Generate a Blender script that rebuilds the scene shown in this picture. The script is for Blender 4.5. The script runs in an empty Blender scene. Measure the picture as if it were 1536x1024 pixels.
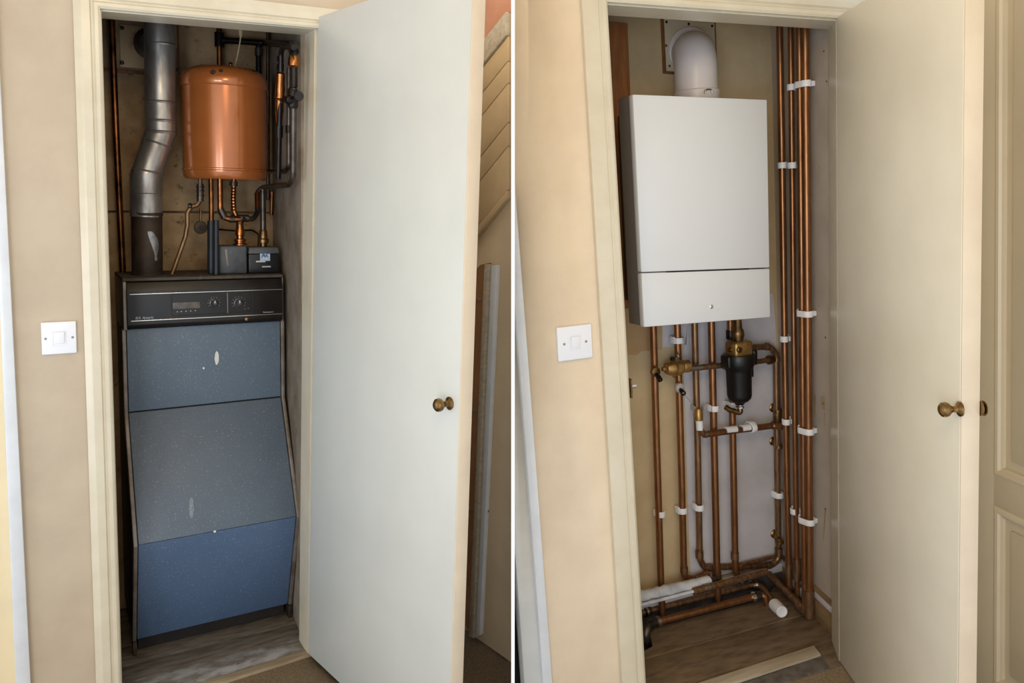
import bpy, bmesh, math, random
from mathutils import Vector, Matrix
random.seed(4)
PI = math.pi
SC = bpy.context.scene
COL = SC.collection
# ------------------------------------------------------------------ camera and the two places
F_PX, CX, CY = 1200.0, 768.0, 430.0
PITCH = math.radians(5.65)
CAM_Z = 1.485
cp, sp = math.cos(PITCH), math.sin(PITCH)
# camera axes (right, down, forward) in the world
CW = Matrix(((1, 0, 0), (0, -sp, cp), (0, -cp, -sp)))
CAM = Vector((0, 0, CAM_Z))

class Place:
    """One of the two cupboards: local x along its front wall, y into the cupboard, z up."""
    def __init__(s, R, t):
        s.R = Matrix(R); s.t = Vector(t)
        s.c = -(s.R.transposed() @ s.t)
        s.M = (Matrix.Translation(CAM) @ (CW @ s.R).to_4x4() @ Matrix.Translation(-s.c))
    def ray(s, px, py):
        return s.R.transposed() @ Vector(((px - CX) / F_PX, (py - CY) / F_PX, 1))
    def at(s, px, py, y):
        d = s.ray(px, py); k = (y - s.c.y) / d.y
        return s.c + d * k
    def atx(s, px, py, x):
        d = s.ray(px, py); k = (x - s.c.x) / d.x
        return s.c + d * k
    def atz(s, px, py, z=0.0):
        d = s.ray(px, py); k = (z - s.c.z) / d.z
        return s.c + d * k
    def hit(s, px, py, p0, n):
        d = s.ray(px, py); n = Vector(n); k = (Vector(p0) - s.c).dot(n) / d.dot(n)
        return s.c + d * k

LP = Place(((0.856351, -0.515933, 0.021811), (-0.033054, -0.096916, -0.994744), (0.515335, 0.851129, -0.100048)),
           (-1.15041, 1.229462, 2.34879))
RP = Place(((0.925323, -0.375022, -0.056007), (-0.088729, -0.07055, -0.993554), (0.368653, 0.924327, -0.098557)),
           (0.365357, 1.256636, 2.276906))
CUR = [LP]

# ------------------------------------------------------------------ materials
def lin(c):
    r = []
    for v in c[:3]:
        v /= 255.0
        r.append(v / 12.92 if v <= 0.04045 else ((v + 0.055) / 1.055) ** 2.4)
    return (*r, 1.0)

def mat(name, col, rough=0.5, metal=0.0, col2=None, scale=20, detail=4, lo=0.4, hi=0.65, bump=0.0, bscale=60,
        col3=None, scale3=5, lo3=0.5, hi3=0.7, coat=0.0, spec=0.5, stretch=None, rough2=None):
    m = bpy.data.materials.new(name); m.use_nodes = True
    nt = m.node_tree; b = nt.nodes['Principled BSDF']
    b.inputs['Roughness'].default_value = rough
    b.inputs['Metallic'].default_value = metal
    b.inputs['Specular IOR Level'].default_value = spec
    b.inputs['Coat Weight'].default_value = coat
    b.inputs['Coat Roughness'].default_value = 0.08
    b.inputs['Base Color'].default_value = lin(col)
    tc = nt.nodes.new('ShaderNodeTexCoord'); vec = tc.outputs['Object']
    if stretch:
        mp = nt.nodes.new('ShaderNodeMapping'); mp.inputs['Scale'].default_value = stretch
        nt.links.new(vec, mp.inputs['Vector']); vec = mp.outputs['Vector']
    def noise(sc_, det):
        n = nt.nodes.new('ShaderNodeTexNoise'); n.inputs['Scale'].default_value = sc_; n.inputs['Detail'].default_value = det
        n.inputs['Roughness'].default_value = 0.6
        nt.links.new(vec, n.inputs['Vector']); return n.outputs['Fac']
    def ramp(f, a, c):
        r = nt.nodes.new('ShaderNodeMapRange'); r.inputs['From Min'].default_value = a; r.inputs['From Max'].default_value = c
        nt.links.new(f, r.inputs['Value']); return r.outputs['Result']
    def mix(f, a, c):
        x = nt.nodes.new('ShaderNodeMix'); x.data_type = 'RGBA'
        nt.links.new(f, x.inputs[0])
        for sock, v in ((x.inputs[6], a), (x.inputs[7], c)):
            if isinstance(v, tuple): sock.default_value = v
            else: nt.links.new(v, sock)
        return x.outputs[2]
    cur = lin(col)
    if col2:
        f = ramp(noise(scale, detail), lo, hi); cur = mix(f, cur, lin(col2))
        if rough2 is not None:
            rr = nt.nodes.new('ShaderNodeMapRange'); rr.inputs['To Min'].default_value = rough; rr.inputs['To Max'].default_value = rough2
            nt.links.new(f, rr.inputs['Value']); nt.links.new(rr.outputs['Result'], b.inputs['Roughness'])
    if col3:
        f = ramp(noise(scale3, 5), lo3, hi3); cur = mix(f, cur, lin(col3))
    if not isinstance(cur, tuple): nt.links.new(cur, b.inputs['Base Color'])
    if bump:
        bp = nt.nodes.new('ShaderNodeBump'); bp.inputs['Strength'].default_value = bump; bp.inputs['Distance'].default_value = 0.004
        nt.links.new(noise(bscale, 3), bp.inputs['Height']); nt.links.new(bp.outputs['Normal'], b.inputs['Normal'])
    return m

M = {}
def defmats():
    M['hall'] = mat('hall_paint', (196, 180, 158), .55, col2=(188, 171, 150), scale=6, bump=.08, bscale=90)
    M['hall_r'] = mat('hall_paint_peach', (226, 208, 182), .55, col2=(218, 199, 174), scale=6, bump=.08, bscale=90)
    M['gloss_cream'] = mat('cream_gloss_paint', (216, 207, 186), .28, col2=(209, 199, 177), scale=9, bump=.12, bscale=40)
    M['gloss_cool'] = mat('cool_white_gloss_paint', (206, 208, 208), .35, col2=(198, 200, 200), scale=9)
    M['gloss_white'] = mat('white_gloss_paint', (222, 226, 232), .3, col2=(214, 217, 222), scale=9)
    M['cream_door'] = mat('cream_door_paint', (232, 214, 176), .4, col2=(226, 208, 172), scale=7)
    M['door'] = mat('door_paint', (209, 210, 205), .34, col2=(203, 204, 199), scale=5, bump=.05, bscale=25, lo=.35, hi=.75)
    M['door_warm'] = mat('warm_door_paint', (236, 228, 208), .32, col2=(231, 223, 203), scale=5, bump=.05, bscale=25)
    M['door_far'] = mat('far_door_paint', (206, 192, 166), .38, col2=(200, 186, 160), scale=5)
    M['door_edge'] = mat('door_edge_paint', (222, 206, 182), .4, col2=(216, 199, 176), scale=8)
    M['ceiling_warm'] = mat('warm_ceiling_paint', (236, 208, 158), .8)
    M['divider'] = mat('white_board', (252, 252, 252), .6)
    M['plaster_old'] = mat('dirty_old_plaster', (178, 150, 114), .85, col2=(132, 104, 72), scale=7, lo=.42, hi=.7, bump=.25, bscale=70,
                           col3=(58, 42, 28), scale3=26, lo3=.6, hi3=.74)
    M['plaster_side'] = mat('grey_old_plaster', (150, 138, 124), .85, col2=(120, 107, 90), scale=8, bump=.2, bscale=70,
                            col3=(88, 74, 58), scale3=22, lo3=.64, hi3=.78)
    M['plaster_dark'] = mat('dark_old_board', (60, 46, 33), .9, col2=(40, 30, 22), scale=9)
    M['plaster_beige'] = mat('beige_plaster', (204, 182, 144), .8, col2=(190, 166, 128), scale=5, bump=.15, bscale=60)
    M['plaster_lilac'] = mat('white_plaster_patch', (204, 200, 204), .7, col2=(192, 186, 188), scale=6, bump=.1, bscale=60)
    M['plaster_tan'] = mat('tan_plaster_patch', (190, 150, 104), .8, col2=(188, 158, 116), scale=10)
    M['wall_r_side'] = mat('grey_beige_plaster', (190, 178, 164), .75, col2=(178, 165, 150), scale=5, bump=.12, bscale=50,
                           col3=(150, 132, 108), scale3=18, lo3=.68, hi3=.8)
    M['carpet'] = mat('brown_carpet', (172, 150, 120), .95, col2=(140, 118, 92), scale=220, bump=.8, bscale=400, detail=2)
    M['carpet_pale'] = mat('pale_carpet', (166, 146, 118), .95, col2=(138, 118, 94), scale=180, bump=.8, bscale=400, detail=2)
    M['boards_l'] = mat('dusty_floorboard', (112, 104, 96), .85, col2=(84, 74, 66), scale=6, stretch=(2, 9, 9), bump=.3, bscale=20,
                        col3=(128, 120, 112), scale3=9, lo3=.6, hi3=.8)
    M['sill_l'] = mat('flaky_grey_sill', (118, 110, 103), .75, col2=(164, 164, 166), scale=9, stretch=(1, 2.2, 1), lo=.42, hi=.6,
                      col3=(86, 72, 58), scale3=30, lo3=.6, hi3=.7, bump=.3, bscale=30)
    M['boards_r'] = mat('brown_floorboard', (130, 110, 88), .7, col2=(100, 82, 64), scale=5, stretch=(2, 7, 7), bump=.2, bscale=20,
                        col3=(142, 124, 106), scale3=9, lo3=.62, hi3=.82)
    M['grey_sill'] = mat('grey_concrete_sill', (116, 108, 102), .9, col2=(92, 84, 78), scale=30, bump=.3)
    M['pale_strip'] = mat('pale_wood_strip', (196, 184, 164), .6, col2=(178, 162, 140), scale=8, stretch=(1, 9, 9))
    M['wood_tan'] = mat('tan_wood_strip', (162, 146, 122), .6, col2=(140, 122, 98), scale=8, stretch=(1, 9, 9))
    M['wood_brown'] = mat('brown_wood', (160, 104, 58), .6, col2=(132, 82, 44), scale=6, stretch=(9, 9, 1.2), bump=.1)
    M['skirt_brown'] = mat('brown_skirting_wood', (142, 116, 82), .6, col2=(120, 94, 64), scale=6, stretch=(2, 2, 9))
    M['hardboard'] = mat('brown_hardboard', (176, 128, 88), .6, col2=(160, 114, 76), scale=5)
    M['planks'] = mat('buff_painted_boards', (206, 178, 138), .6, col2=(194, 166, 126), scale=6)
    M['pink'] = mat('pink_plaster', (206, 148, 118), .8, col2=(196, 136, 106), scale=8)
    M['soffit'] = mat('buff_soffit_paint', (208, 184, 150), .7, col2=(200, 176, 142), scale=6)
    M['switch'] = mat('white_switch_plastic', (236, 238, 246), .3)
    M['screw'] = mat('steel_screw', (150, 146, 140), .35, 1.0)
    M['brass'] = mat('brass', (196, 158, 98), .36, .75, col2=(146, 112, 66), scale=30)
    M['brass_old'] = mat('tarnished_brass', (146, 116, 78), .4, 1.0, col2=(104, 80, 54), scale=40)
    M['knob'] = mat('aged_brass_knob', (164, 134, 88), .28, 1.0, col2=(110, 86, 54), scale=30)
    M['copper'] = mat('bright_copper', (162, 113, 75), .34, .8, col2=(122, 82, 53), scale=10, stretch=(9, 9, 1.5), lo=.35, hi=.75)
    M['copper_dull'] = mat('dull_copper', (152, 118, 86), .4, .75, col2=(116, 86, 60), scale=10, stretch=(9, 9, 1.5))
    M['copper_old'] = mat('old_dark_copper', (160, 104, 62), .34, 1.0, col2=(84, 54, 36), scale=12, lo=.4, hi=.65)
    M['copper_hot'] = mat('bright_orange_copper', (182, 120, 72), .28, 1.0, col2=(128, 78, 44), scale=30)
    M['pipe_black'] = mat('blackened_pipe', (42, 36, 34), .3, .6, col2=(24, 20, 20), scale=30)
    M['pipe_grey'] = mat('grey_oxidised_pipe', (96, 88, 82), .35, .8, col2=(62, 54, 48), scale=18)
    M['tank'] = mat('orange_copper_lacquer', (190, 112, 58), .22, .35, col2=(174, 98, 48), scale=5, coat=.7, lo=.35, hi=.8)
    M['galv'] = mat('galvanised_steel', (188, 184, 180), .32, .8, col2=(140, 136, 132), scale=8, stretch=(3, 3, 1), rough2=.42)
    M['rusty'] = mat('rusty_sleeve', (70, 56, 44), .6, .3, col2=(42, 32, 24), scale=10, col3=(120, 76, 44), scale3=16, lo3=.62, hi3=.72)
    M['flake'] = mat('bare_metal_flake', (168, 168, 172), .35, .8, col2=(130, 128, 128), scale=40)
    M['plate'] = mat('pale_metal_plate', (206, 176, 132), .5, .2, col2=(150, 108, 66), scale=9, lo=.5, hi=.62)
    M['plate_rust'] = mat('rust_stained_steel', (100, 90, 78), .45, .8, col2=(74, 56, 40), scale=12)
    for nm_, c1_, c2_, c3_ in (('boiler_blue', (98, 114, 132), (92, 109, 128), (128, 142, 154)), ('boiler_blue_dusty', (93, 106, 122), (88, 101, 118), (126, 136, 144)), ('boiler_blue_low', (84, 107, 140), (80, 103, 136), (122, 142, 166))):
        M[nm_] = mat(nm_ + '_enamel', c1_, .45, col2=c2_, scale=5, bump=.2, bscale=240, col3=c3_, scale3=190, lo3=.585, hi3=.68)
    M['chip'] = mat('chipped_white_primer', (226, 226, 222), .6)
    M['scuff'] = mat('pale_scuff', (150, 160, 168), .6, col2=(104, 120, 136), scale=260, lo=.4, hi=.6)
    M['strip_grey'] = mat('worn_grey_trim', (132, 124, 118), .45, .3, col2=(104, 92, 82), scale=14)
    M['black_case'] = mat('black_casing', (26, 23, 22), .5, col2=(36, 31, 28), scale=12)
    M['black_gloss'] = mat('black_control_facia', (21, 17, 17), .36, col2=(30, 25, 23), scale=20)
    M['top_dust'] = mat('dusty_black_top', (86, 78, 70), .8, col2=(58, 50, 44), scale=9, col3=(118, 110, 100), scale3=30, lo3=.6, hi3=.8)
    M['silver'] = mat('silver_line', (206, 204, 200), .25, .9)
    M['display'] = mat('grey_display', (104, 98, 92), .3, col2=(78, 72, 66), scale=40)
    M['dial'] = mat('dark_dial', (44, 44, 48), .3, col2=(62, 62, 66), scale=60)
    M['ink'] = mat('white_lettering', (200, 200, 200), .5)
    M['pump_grey'] = mat('grey_pump_paint', (84, 88, 94), .5, col2=(64, 66, 70), scale=16, col3=(76, 100, 128), scale3=26, lo3=.62, hi3=.75, bump=.2)
    M['pump_black'] = mat('black_pump_plastic', (26, 26, 30), .35)
    M['label_blue'] = mat('blue_white_sticker', (190, 204, 220), .5, col2=(70, 110, 160), scale=110, lo=.48, hi=.52)
    M['lagging'] = mat('black_blue_pipe_lagging', (34, 38, 48), .45, col2=(24, 26, 32), scale=20)
    M['string'] = mat('pale_string', (190, 172, 136), .9)
    M['boiler_white'] = mat('white_boiler_enamel', (226, 229, 234), .16, coat=.4)
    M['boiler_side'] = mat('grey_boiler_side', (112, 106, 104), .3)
    M['chassis'] = mat('dark_boiler_chassis', (66, 60, 56), .6)
    M['flue_white'] = mat('off_white_flue', (214, 206, 204), .35)
    M['flue_plate'] = mat('white_flue_plate', (200, 188, 164), .6, col2=(190, 176, 150), scale=8)
    M['filler_brown'] = mat('brown_sealant', (132, 82, 40), .7, col2=(110, 66, 32), scale=20)
    M['clip'] = mat('white_clip_plastic', (238, 238, 240), .4)
    M['clip_grey'] = mat('clear_grey_clip', (176, 172, 168), .35)
    M['tape'] = mat('white_tape', (228, 230, 234), .6)
    M['filter'] = mat('black_filter_plastic', (12, 12, 14), .38)
    M['foam'] = mat('white_pipe_wrap', (214, 216, 222), .7, col2=(176, 180, 190), scale=14, bump=.5, bscale=40)
    M['solder'] = mat('silver_solder', (176, 170, 160), .3, 1.0)
    M['chrome'] = mat('chrome', (220, 220, 222), .15, 1.0)
    M['underfloor'] = mat('dark_grey_underfloor', (74, 68, 66), .9, col2=(48, 43, 40), scale=14, bump=.3)
    M['gap_dark'] = mat('unlit_gap_black', (22, 17, 13), .95)
    M['seam_shade_black'] = mat('seam_shade_black', (24, 22, 22), .5)
    M['stain'] = mat('rusty_water_stain', (168, 146, 108), .8, col2=(178, 162, 140), scale=30)
defmats()

# ------------------------------------------------------------------ mesh building
def V(*a): return Vector(a[0]) if len(a) == 1 else Vector(a)

class MB:
    def __init__(s): s.bm = bmesh.new()
    def face(s, vs):
        try: return s.bm.faces.new(vs)
        except ValueError: return None
    def box(s, x0, x1, y0, y1, z0, z1, bev=0.0, seg=2, T=None):
        b = bmesh.new()
        vs = [b.verts.new((x, y, z)) for x in (x0, x1) for y in (y0, y1) for z in (z0, z1)]
        for q in ((0, 1, 3, 2), (4, 6, 7, 5), (0, 4, 5, 1), (2, 3, 7, 6), (0, 2, 6, 4), (1, 5, 7, 3)):
            b.faces.new([vs[i] for i in q])
        if bev > 0:
            bmesh.ops.bevel(b, geom=list(b.edges), offset=bev, segments=seg, affect='EDGES', profile=.5)
        s.merge(b, T); return s
    def merge(s, b, T=None):
        if T is not None: bmesh.ops.transform(b, matrix=T, verts=b.verts)
        bmesh.ops.recalc_face_normals(b, faces=b.faces)
        mp = {}
        for v in b.verts: mp[v] = s.bm.verts.new(v.co)
        for f in b.faces: s.face([mp[v] for v in f.verts])
        b.free()
    def prism(s, pts, off, bev=0.0):
        """polygon of 3D points extruded by the vector off"""
        b = bmesh.new(); off = Vector(off)
        a = [b.verts.new(p) for p in pts]; c = [b.verts.new(Vector(p) + off) for p in pts]
        b.faces.new(a); b.faces.new(list(reversed(c)))
        n = len(pts)
        for i in range(n): b.faces.new((a[i], c[i], c[(i + 1) % n], a[(i + 1) % n]))
        bmesh.ops.recalc_face_normals(b, faces=b.faces)
        if bev > 0: bmesh.ops.bevel(b, geom=list(b.edges), offset=bev, segments=2, affect='EDGES', profile=.5)
        s.merge(b); return s
    def tube(s, pts, r, seg=16, br=0.0, cap=True, closed=False, radii=None):
        P = fillet([Vector(p) for p in pts], br) if br > 0 else [Vector(p) for p in pts]
        b = bmesh.new(); n = len(P); rings = []
        t0 = ((P[1] - P[0]) if not closed else (P[1] - P[-1])).normalized()
        up = Vector((0, 0, 1)) if abs(t0.z) < .9 else Vector((0, 1, 0))
        u = t0.cross(up).normalized(); tp = t0
        for i, p in enumerate(P):
            if closed: t = (P[(i + 1) % n] - P[i - 1]).normalized()
            elif i == 0: t = (P[1] - P[0]).normalized()
            elif i == n - 1: t = (P[-1] - P[-2]).normalized()
            else: t = ((P[i + 1] - p).normalized() + (p - P[i - 1]).normalized()).normalized()
            ax = tp.cross(t)
            if ax.length > 1e-7:
                u = Matrix.Rotation(tp.angle(t), 3, ax.normalized()) @ u
            u = (u - t * u.dot(t)).normalized(); w = t.cross(u); tp = t
            rr = radii[i] if radii else r
            rings.append([b.verts.new(p + (u * math.cos(2 * PI * k / seg) + w * math.sin(2 * PI * k / seg)) * rr) for k in range(seg)])
        m = n if closed else n - 1
        for i in range(m):
            A, B2 = rings[i], rings[(i + 1) % n]
            for k in range(seg): b.faces.new((A[k], A[(k + 1) % seg], B2[(k + 1) % seg], B2[k]))
        if cap and not closed:
            b.faces.new(rings[0]); b.faces.new(rings[-1])
        s.merge(b); return s
    def lathe(s, prof, base, axis=(0, 0, 1), seg=32):
        """prof: (radius, height along axis) pairs"""
        b = bmesh.new(); ax = Vector(axis).normalized(); base = Vector(base)
        up = Vector((0, 0, 1)) if abs(ax.z) < .9 else Vector((1, 0, 0))
        u = ax.cross(up).normalized(); w = ax.cross(u)
        rings = []
        for r, h in prof:
            c = base + ax * h
            if r <= 1e-6: rings.append([b.verts.new(c)])
            else: rings.append([b.verts.new(c + (u * math.cos(2 * PI * k / seg) + w * math.sin(2 * PI * k / seg)) * r) for k in range(seg)])
        for A, B2 in zip(rings, rings[1:]):
            for k in range(seg):
                k2 = (k + 1) % seg
                if len(A) == 1 and len(B2) == 1: continue
                if len(A) == 1: b.faces.new((A[0], B2[k2], B2[k]))
                elif len(B2) == 1: b.faces.new((A[k], A[k2], B2[0]))
                else: b.faces.new((A[k], A[k2], B2[k2], B2[k]))
        for e in (rings[0], rings[-1]):
            if len(e) > 1: b.faces.new(e)
        s.merge(b); return s
    def sweep(s, prof, path):
        """closed profile of (outward offset, y); path(off, y) gives the list of 3D points"""
        b = bmesh.new(); rows = [[b.verts.new(p) for p in path(o, y)] for o, y in prof]
        n = len(rows); m = len(rows[0])
        for i in range(n):
            A, B2 = rows[i], rows[(i + 1) % n]
            for k in range(m - 1): b.faces.new((A[k], A[k + 1], B2[k + 1], B2[k]))
        b.faces.new([r[0] for r in rows]); b.faces.new([r[-1] for r in rows])
        s.merge(b); return s
    def build(s, name, m, parent=None, base=None, rotz=0.0, smooth=35, localframe=None):
        """base: the thing's origin in place coordinates; children share their root's base"""
        if parent is not None and base is None: T = parent['_T']
        else:
            T = localframe if localframe is not None else Matrix.Translation(Vector(base or (0, 0, 0))) @ Matrix.Rotation(rotz, 4, 'Z')
        TT = T if not isinstance(T, (int, str)) else None
        Tm = TT if isinstance(TT, Matrix) else Matrix([list(T[i * 4:i * 4 + 4]) for i in range(4)])
        inv = Tm.inverted()
        bmesh.ops.transform(s.bm, matrix=inv, verts=s.bm.verts)
        me = bpy.data.meshes.new(name); s.bm.to_mesh(me); s.bm.free()
        me.materials.append(M[m] if isinstance(m, str) else m)
        for p in me.polygons: p.use_smooth = True
        me.set_sharp_from_angle(angle=math.radians(smooth))
        o = bpy.data.objects.new(name, me); COL.objects.link(o)
        o['_T'] = [v for row in Tm for v in row]; o['_P'] = 0 if CUR[0] is LP else 1
        if parent is not None: o.parent = parent
        else: o.matrix_world = CUR[0].M @ Tm
        return o

def fillet(P, br):
    out = [P[0]]
    for i in range(1, len(P) - 1):
        a, b, c = P[i - 1], P[i], P[i + 1]
        d1 = (a - b); d2 = (c - b); l1, l2 = d1.length, d2.length
        if l1 < 1e-6 or l2 < 1e-6: continue
        d1 /= l1; d2 /= l2
        ang = d1.angle(d2)
        if ang > PI - .05: out.append(b); continue
        t = min(br / math.tan(ang / 2), l1 * .49, l2 * .49)
        r = t * math.tan(ang / 2)
        p1, p2 = b + d1 * t, b + d2 * t
        cen = b + (d1 + d2).normalized() * (r / math.sin(ang / 2))
        v1, v2 = p1 - cen, p2 - cen
        tot = v1.angle(v2); ax = v1.cross(v2).normalized()
        k = max(4, int(tot / .22))
        for j in range(k + 1): out.append(cen + Matrix.Rotation(tot * j / k, 3, ax) @ v1)
    out.append(P[-1]); return out

def tag(o, label, cat=None, group=None, kind=None):
    o['label'] = label
    if cat: o['category'] = cat
    if group: o['group'] = group
    if kind: o['kind'] = kind
    return o

def thing(name, label, cat, base, group=None, rotz=0.0, localframe=None, kind=None):
    o = bpy.data.objects.new(name, None); COL.objects.link(o)
    o.empty_display_size = .05
    Tm = localframe if localframe is not None else Matrix.Translation(Vector(base)) @ Matrix.Rotation(rotz, 4, 'Z')
    o['_T'] = [v for row in Tm for v in row]
    o.matrix_world = CUR[0].M @ Tm
    return tag(o, label, cat, group, kind)

def struct(o, label):
    return tag(o, label, 'structure' if False else None, kind='structure')

def pipe(name, label, cat, pts, r, m, br=.025, group=None, seg=16):
    mb = MB().tube(pts, r, seg, br)
    o = mb.build(name, m, base=pts[-1])
    return tag(o, label, cat, group)

def collar(parent, a, b, r, m='copper_dull', name='coupling'):
    return MB().tube([a, b], r, 16).build(name, m, parent)

def lerp(a, b, t): return Vector(a) + (Vector(b) - Vector(a)) * t

# ================================================================== SHARED: the white board between the two halves
CUR[0] = LP
def world_box(name, m, x0, x1, y0, y1, z0, z1):
    mb = MB().box(x0, x1, y0, y1, z0, z1)
    me = bpy.data.meshes.new(name); mb.bm.to_mesh(me); mb.bm.free(); me.materials.append(M[m])
    o = bpy.data.objects.new(name, me); COL.objects.link(o); return o
o = world_box('divider_board', 'divider', -.0014, .0050, 1.5, 4.6, 0.0, 2.62)  # added board standing for the white border line between the two views
struct(o, 'added thin white board, standing for the border line, dividing the old boiler side from the new boiler side')

# ================================================================== LEFT: the old boiler cupboard
P = LP; CUR[0] = LP
at, atx, atz = P.at, P.atx, P.atz
DEP = .62
# --- hall wall with the cupboard opening
LB, LT, RT_, RB = V(.003, 0, 0), V(-.001, 0, 1.985), V(.590, 0, 2.012), V(.562, 0, 0)
mb = MB()
mb.box(-.245, -.03, 0, .1, 0, 2.5)
mb.prism([(-.03, 0, 1.99), (.632, 0, 2.02), (.632, 0, 2.5), (-.03, 0, 2.5)], (0, .1, 0))
mb.box(.632, 1.06, 0, .1, 0, 2.5)
struct(mb.build('wall_left', 'hall', base=(0, 0, 0)), 'tan hall wall with a light switch beside the old boiler cupboard')
def frame_path(lb, lt, rt, rb, k=0.0):
    def f(o, y): return [V(lb.x - o, y, 0), V(lt.x - o, y, lt.z + o), V(rt.x + o + k, y, rt.z + o), V(rb.x + o + k, y, 0)]
    return f
ARCH = [(.0, -.002), (.0, -.014), (.006, -.018), (.014, -.018), (.018, -.013), (.022, -.013), (.026, -.019), (.046, -.019), (.056, -.015), (.064, -.013), (.064, -.002)]
fr = MB().sweep(ARCH, frame_path(LB, LT, RT_, RB, .044)).build('trim_1', 'gloss_cream', base=(0, 0, 0), smooth=20)
struct(fr, 'cream gloss moulded frame around the old boiler cupboard opening')
MB().sweep([(-.004, .0), (.052, .0), (.052, .1), (-.004, .1)], frame_path(LB, LT, RT_, RB)).build('lining', 'gloss_cream', fr)
# --- narrow white trim and cream door at the far left edge
mb = MB().prism([(-.255, -.022, 0), (-.255, -.022, 2.4), (-.238, -.022, 2.4), (-.219, -.022, 0)], (0, .05, 0), .003)
struct(mb.build('trim_2', 'gloss_white', base=(-.24, 0, 0)), 'bluish white upright trim at the far left of the picture')
mb = MB().box(-.7, -.245, .0, .04, 0.005, 2.4)
struct(mb.build('door_3', 'cream_door', base=(-.5, 0, 0)), 'cream door face at the far left edge beyond the white trim')

# --- cupboard shell
xs0, xs1 = .0, .588
mb = MB().prism([(-.06, DEP, -.02), (.66, DEP, -.02), (.66, DEP, 1.436), (-.06, DEP, 1.430)], (0, .03, 0), .0015)
mb.prism([(-.06, DEP, 1.4375), (.66, DEP, 1.4435), (.66, DEP, 2.32), (-.06, DEP, 2.32)], (0, .03, 0), .0015)
mb.box(-.06, .66, DEP + .03, DEP + .05, -.02, 2.32)
struct(mb.build('wall_back', 'plaster_old', base=(.3, DEP, 0)), 'stained brown board wall at the back of the old boiler cupboard')
mb = MB().prism([(.572, .1, -.02), (.615, DEP, -.02), (.66, DEP, -.02), (.66, .1, -.02)], (0, 0, 2.34))
struct(mb.build('wall_side', 'plaster_side', base=(.6, .3, 0)), 'grey stained side wall right of the old blue boiler')
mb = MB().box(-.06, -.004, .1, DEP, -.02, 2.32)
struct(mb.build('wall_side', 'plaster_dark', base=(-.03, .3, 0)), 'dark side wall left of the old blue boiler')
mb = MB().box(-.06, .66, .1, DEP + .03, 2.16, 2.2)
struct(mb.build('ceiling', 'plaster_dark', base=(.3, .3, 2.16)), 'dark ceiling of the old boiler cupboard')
# --- floors
mb = MB()
ys = [.118, .215, .34, .46, .56, DEP + .02]
for a, b in zip(ys, ys[1:]): mb.box(-.05, .66, a + .001, b - .001, -.02, random.uniform(-.001, .001), .0015)
struct(mb.build('floor', 'boards_l', base=(.3, .3, 0)), 'dusty floorboards under the old blue boiler')
mb = MB().prism([(-.004, -.012, 0), (.578, .03, 0), (.578, .116, 0), (-.004, .122, 0)], (0, 0, -.02), .002)
struct(mb.build('trim_4', 'sill_l', base=(.3, .06, 0)), 'flaky grey painted sill board in front of the old boiler')
mb = MB().prism([(-.06, -.05, .003), (.572, -.006, .003), (.574, .029, .003), (-.06, -.014, .003)], (0, 0, -.02), .002)
struct(mb.build('trim_5', 'wood_tan', base=(.3, 0, 0)), 'pale bare wood strip along the edge of the grey sill')
mb = MB().box(-.7, 1.35, -1.6, -.0, -.03, -.006)
struct(mb.build('floor', 'carpet', base=(.3, -.6, 0)), 'brown carpet in front of the old boiler cupboard')

# --- light switch
def light_switch(c, w, h, label):
    t = thing('light_switch', label, 'light switch', c)
    T = Matrix.Translation(Vector(c))
    MB().box(-w / 2, w / 2, -.010, 0, -h / 2, h / 2, .003, 3, T).build('faceplate', 'switch', t)
    b = MB().prism([V(c) + V(-.0125, -.009, -.0165), V(c) + V(-.0125, -.0125, -.0155), V(c) + V(-.0125, -.0155, .0165), V(c) + V(-.0125, -.009, .0175)], (.025, 0, 0), .0008)
    b.build('rocker', 'switch', t)
    MB().sweep([(0, -.0102), (.0012, -.0102), (.0012, -.0112), (0, -.0112)], lambda o, y: [V(c) + V(-.015 - o, y, -.02 - o), V(c) + V(-.015 - o, y, .02 + o), V(c) + V(.015 + o, y, .02 + o), V(c) + V(.015 + o, y, -.02 - o), V(c) + V(-.015 - o, y, -.02 - o)]).build('rocker_surround', 'switch', t)
    for sx in (-.032, .032):
        b = MB().lathe([(0, .0115), (.0030, .0113), (.0034, .0100), (.0034, .009)], V(c) + V(sx, 0, 0), (0, -1, 0), 16)
        b.build('screw', 'screw', t)
    return t
light_switch((-.123, 0, 1.1015), .083, .088, 'white square light switch on the tan wall left of the old boiler')

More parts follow.
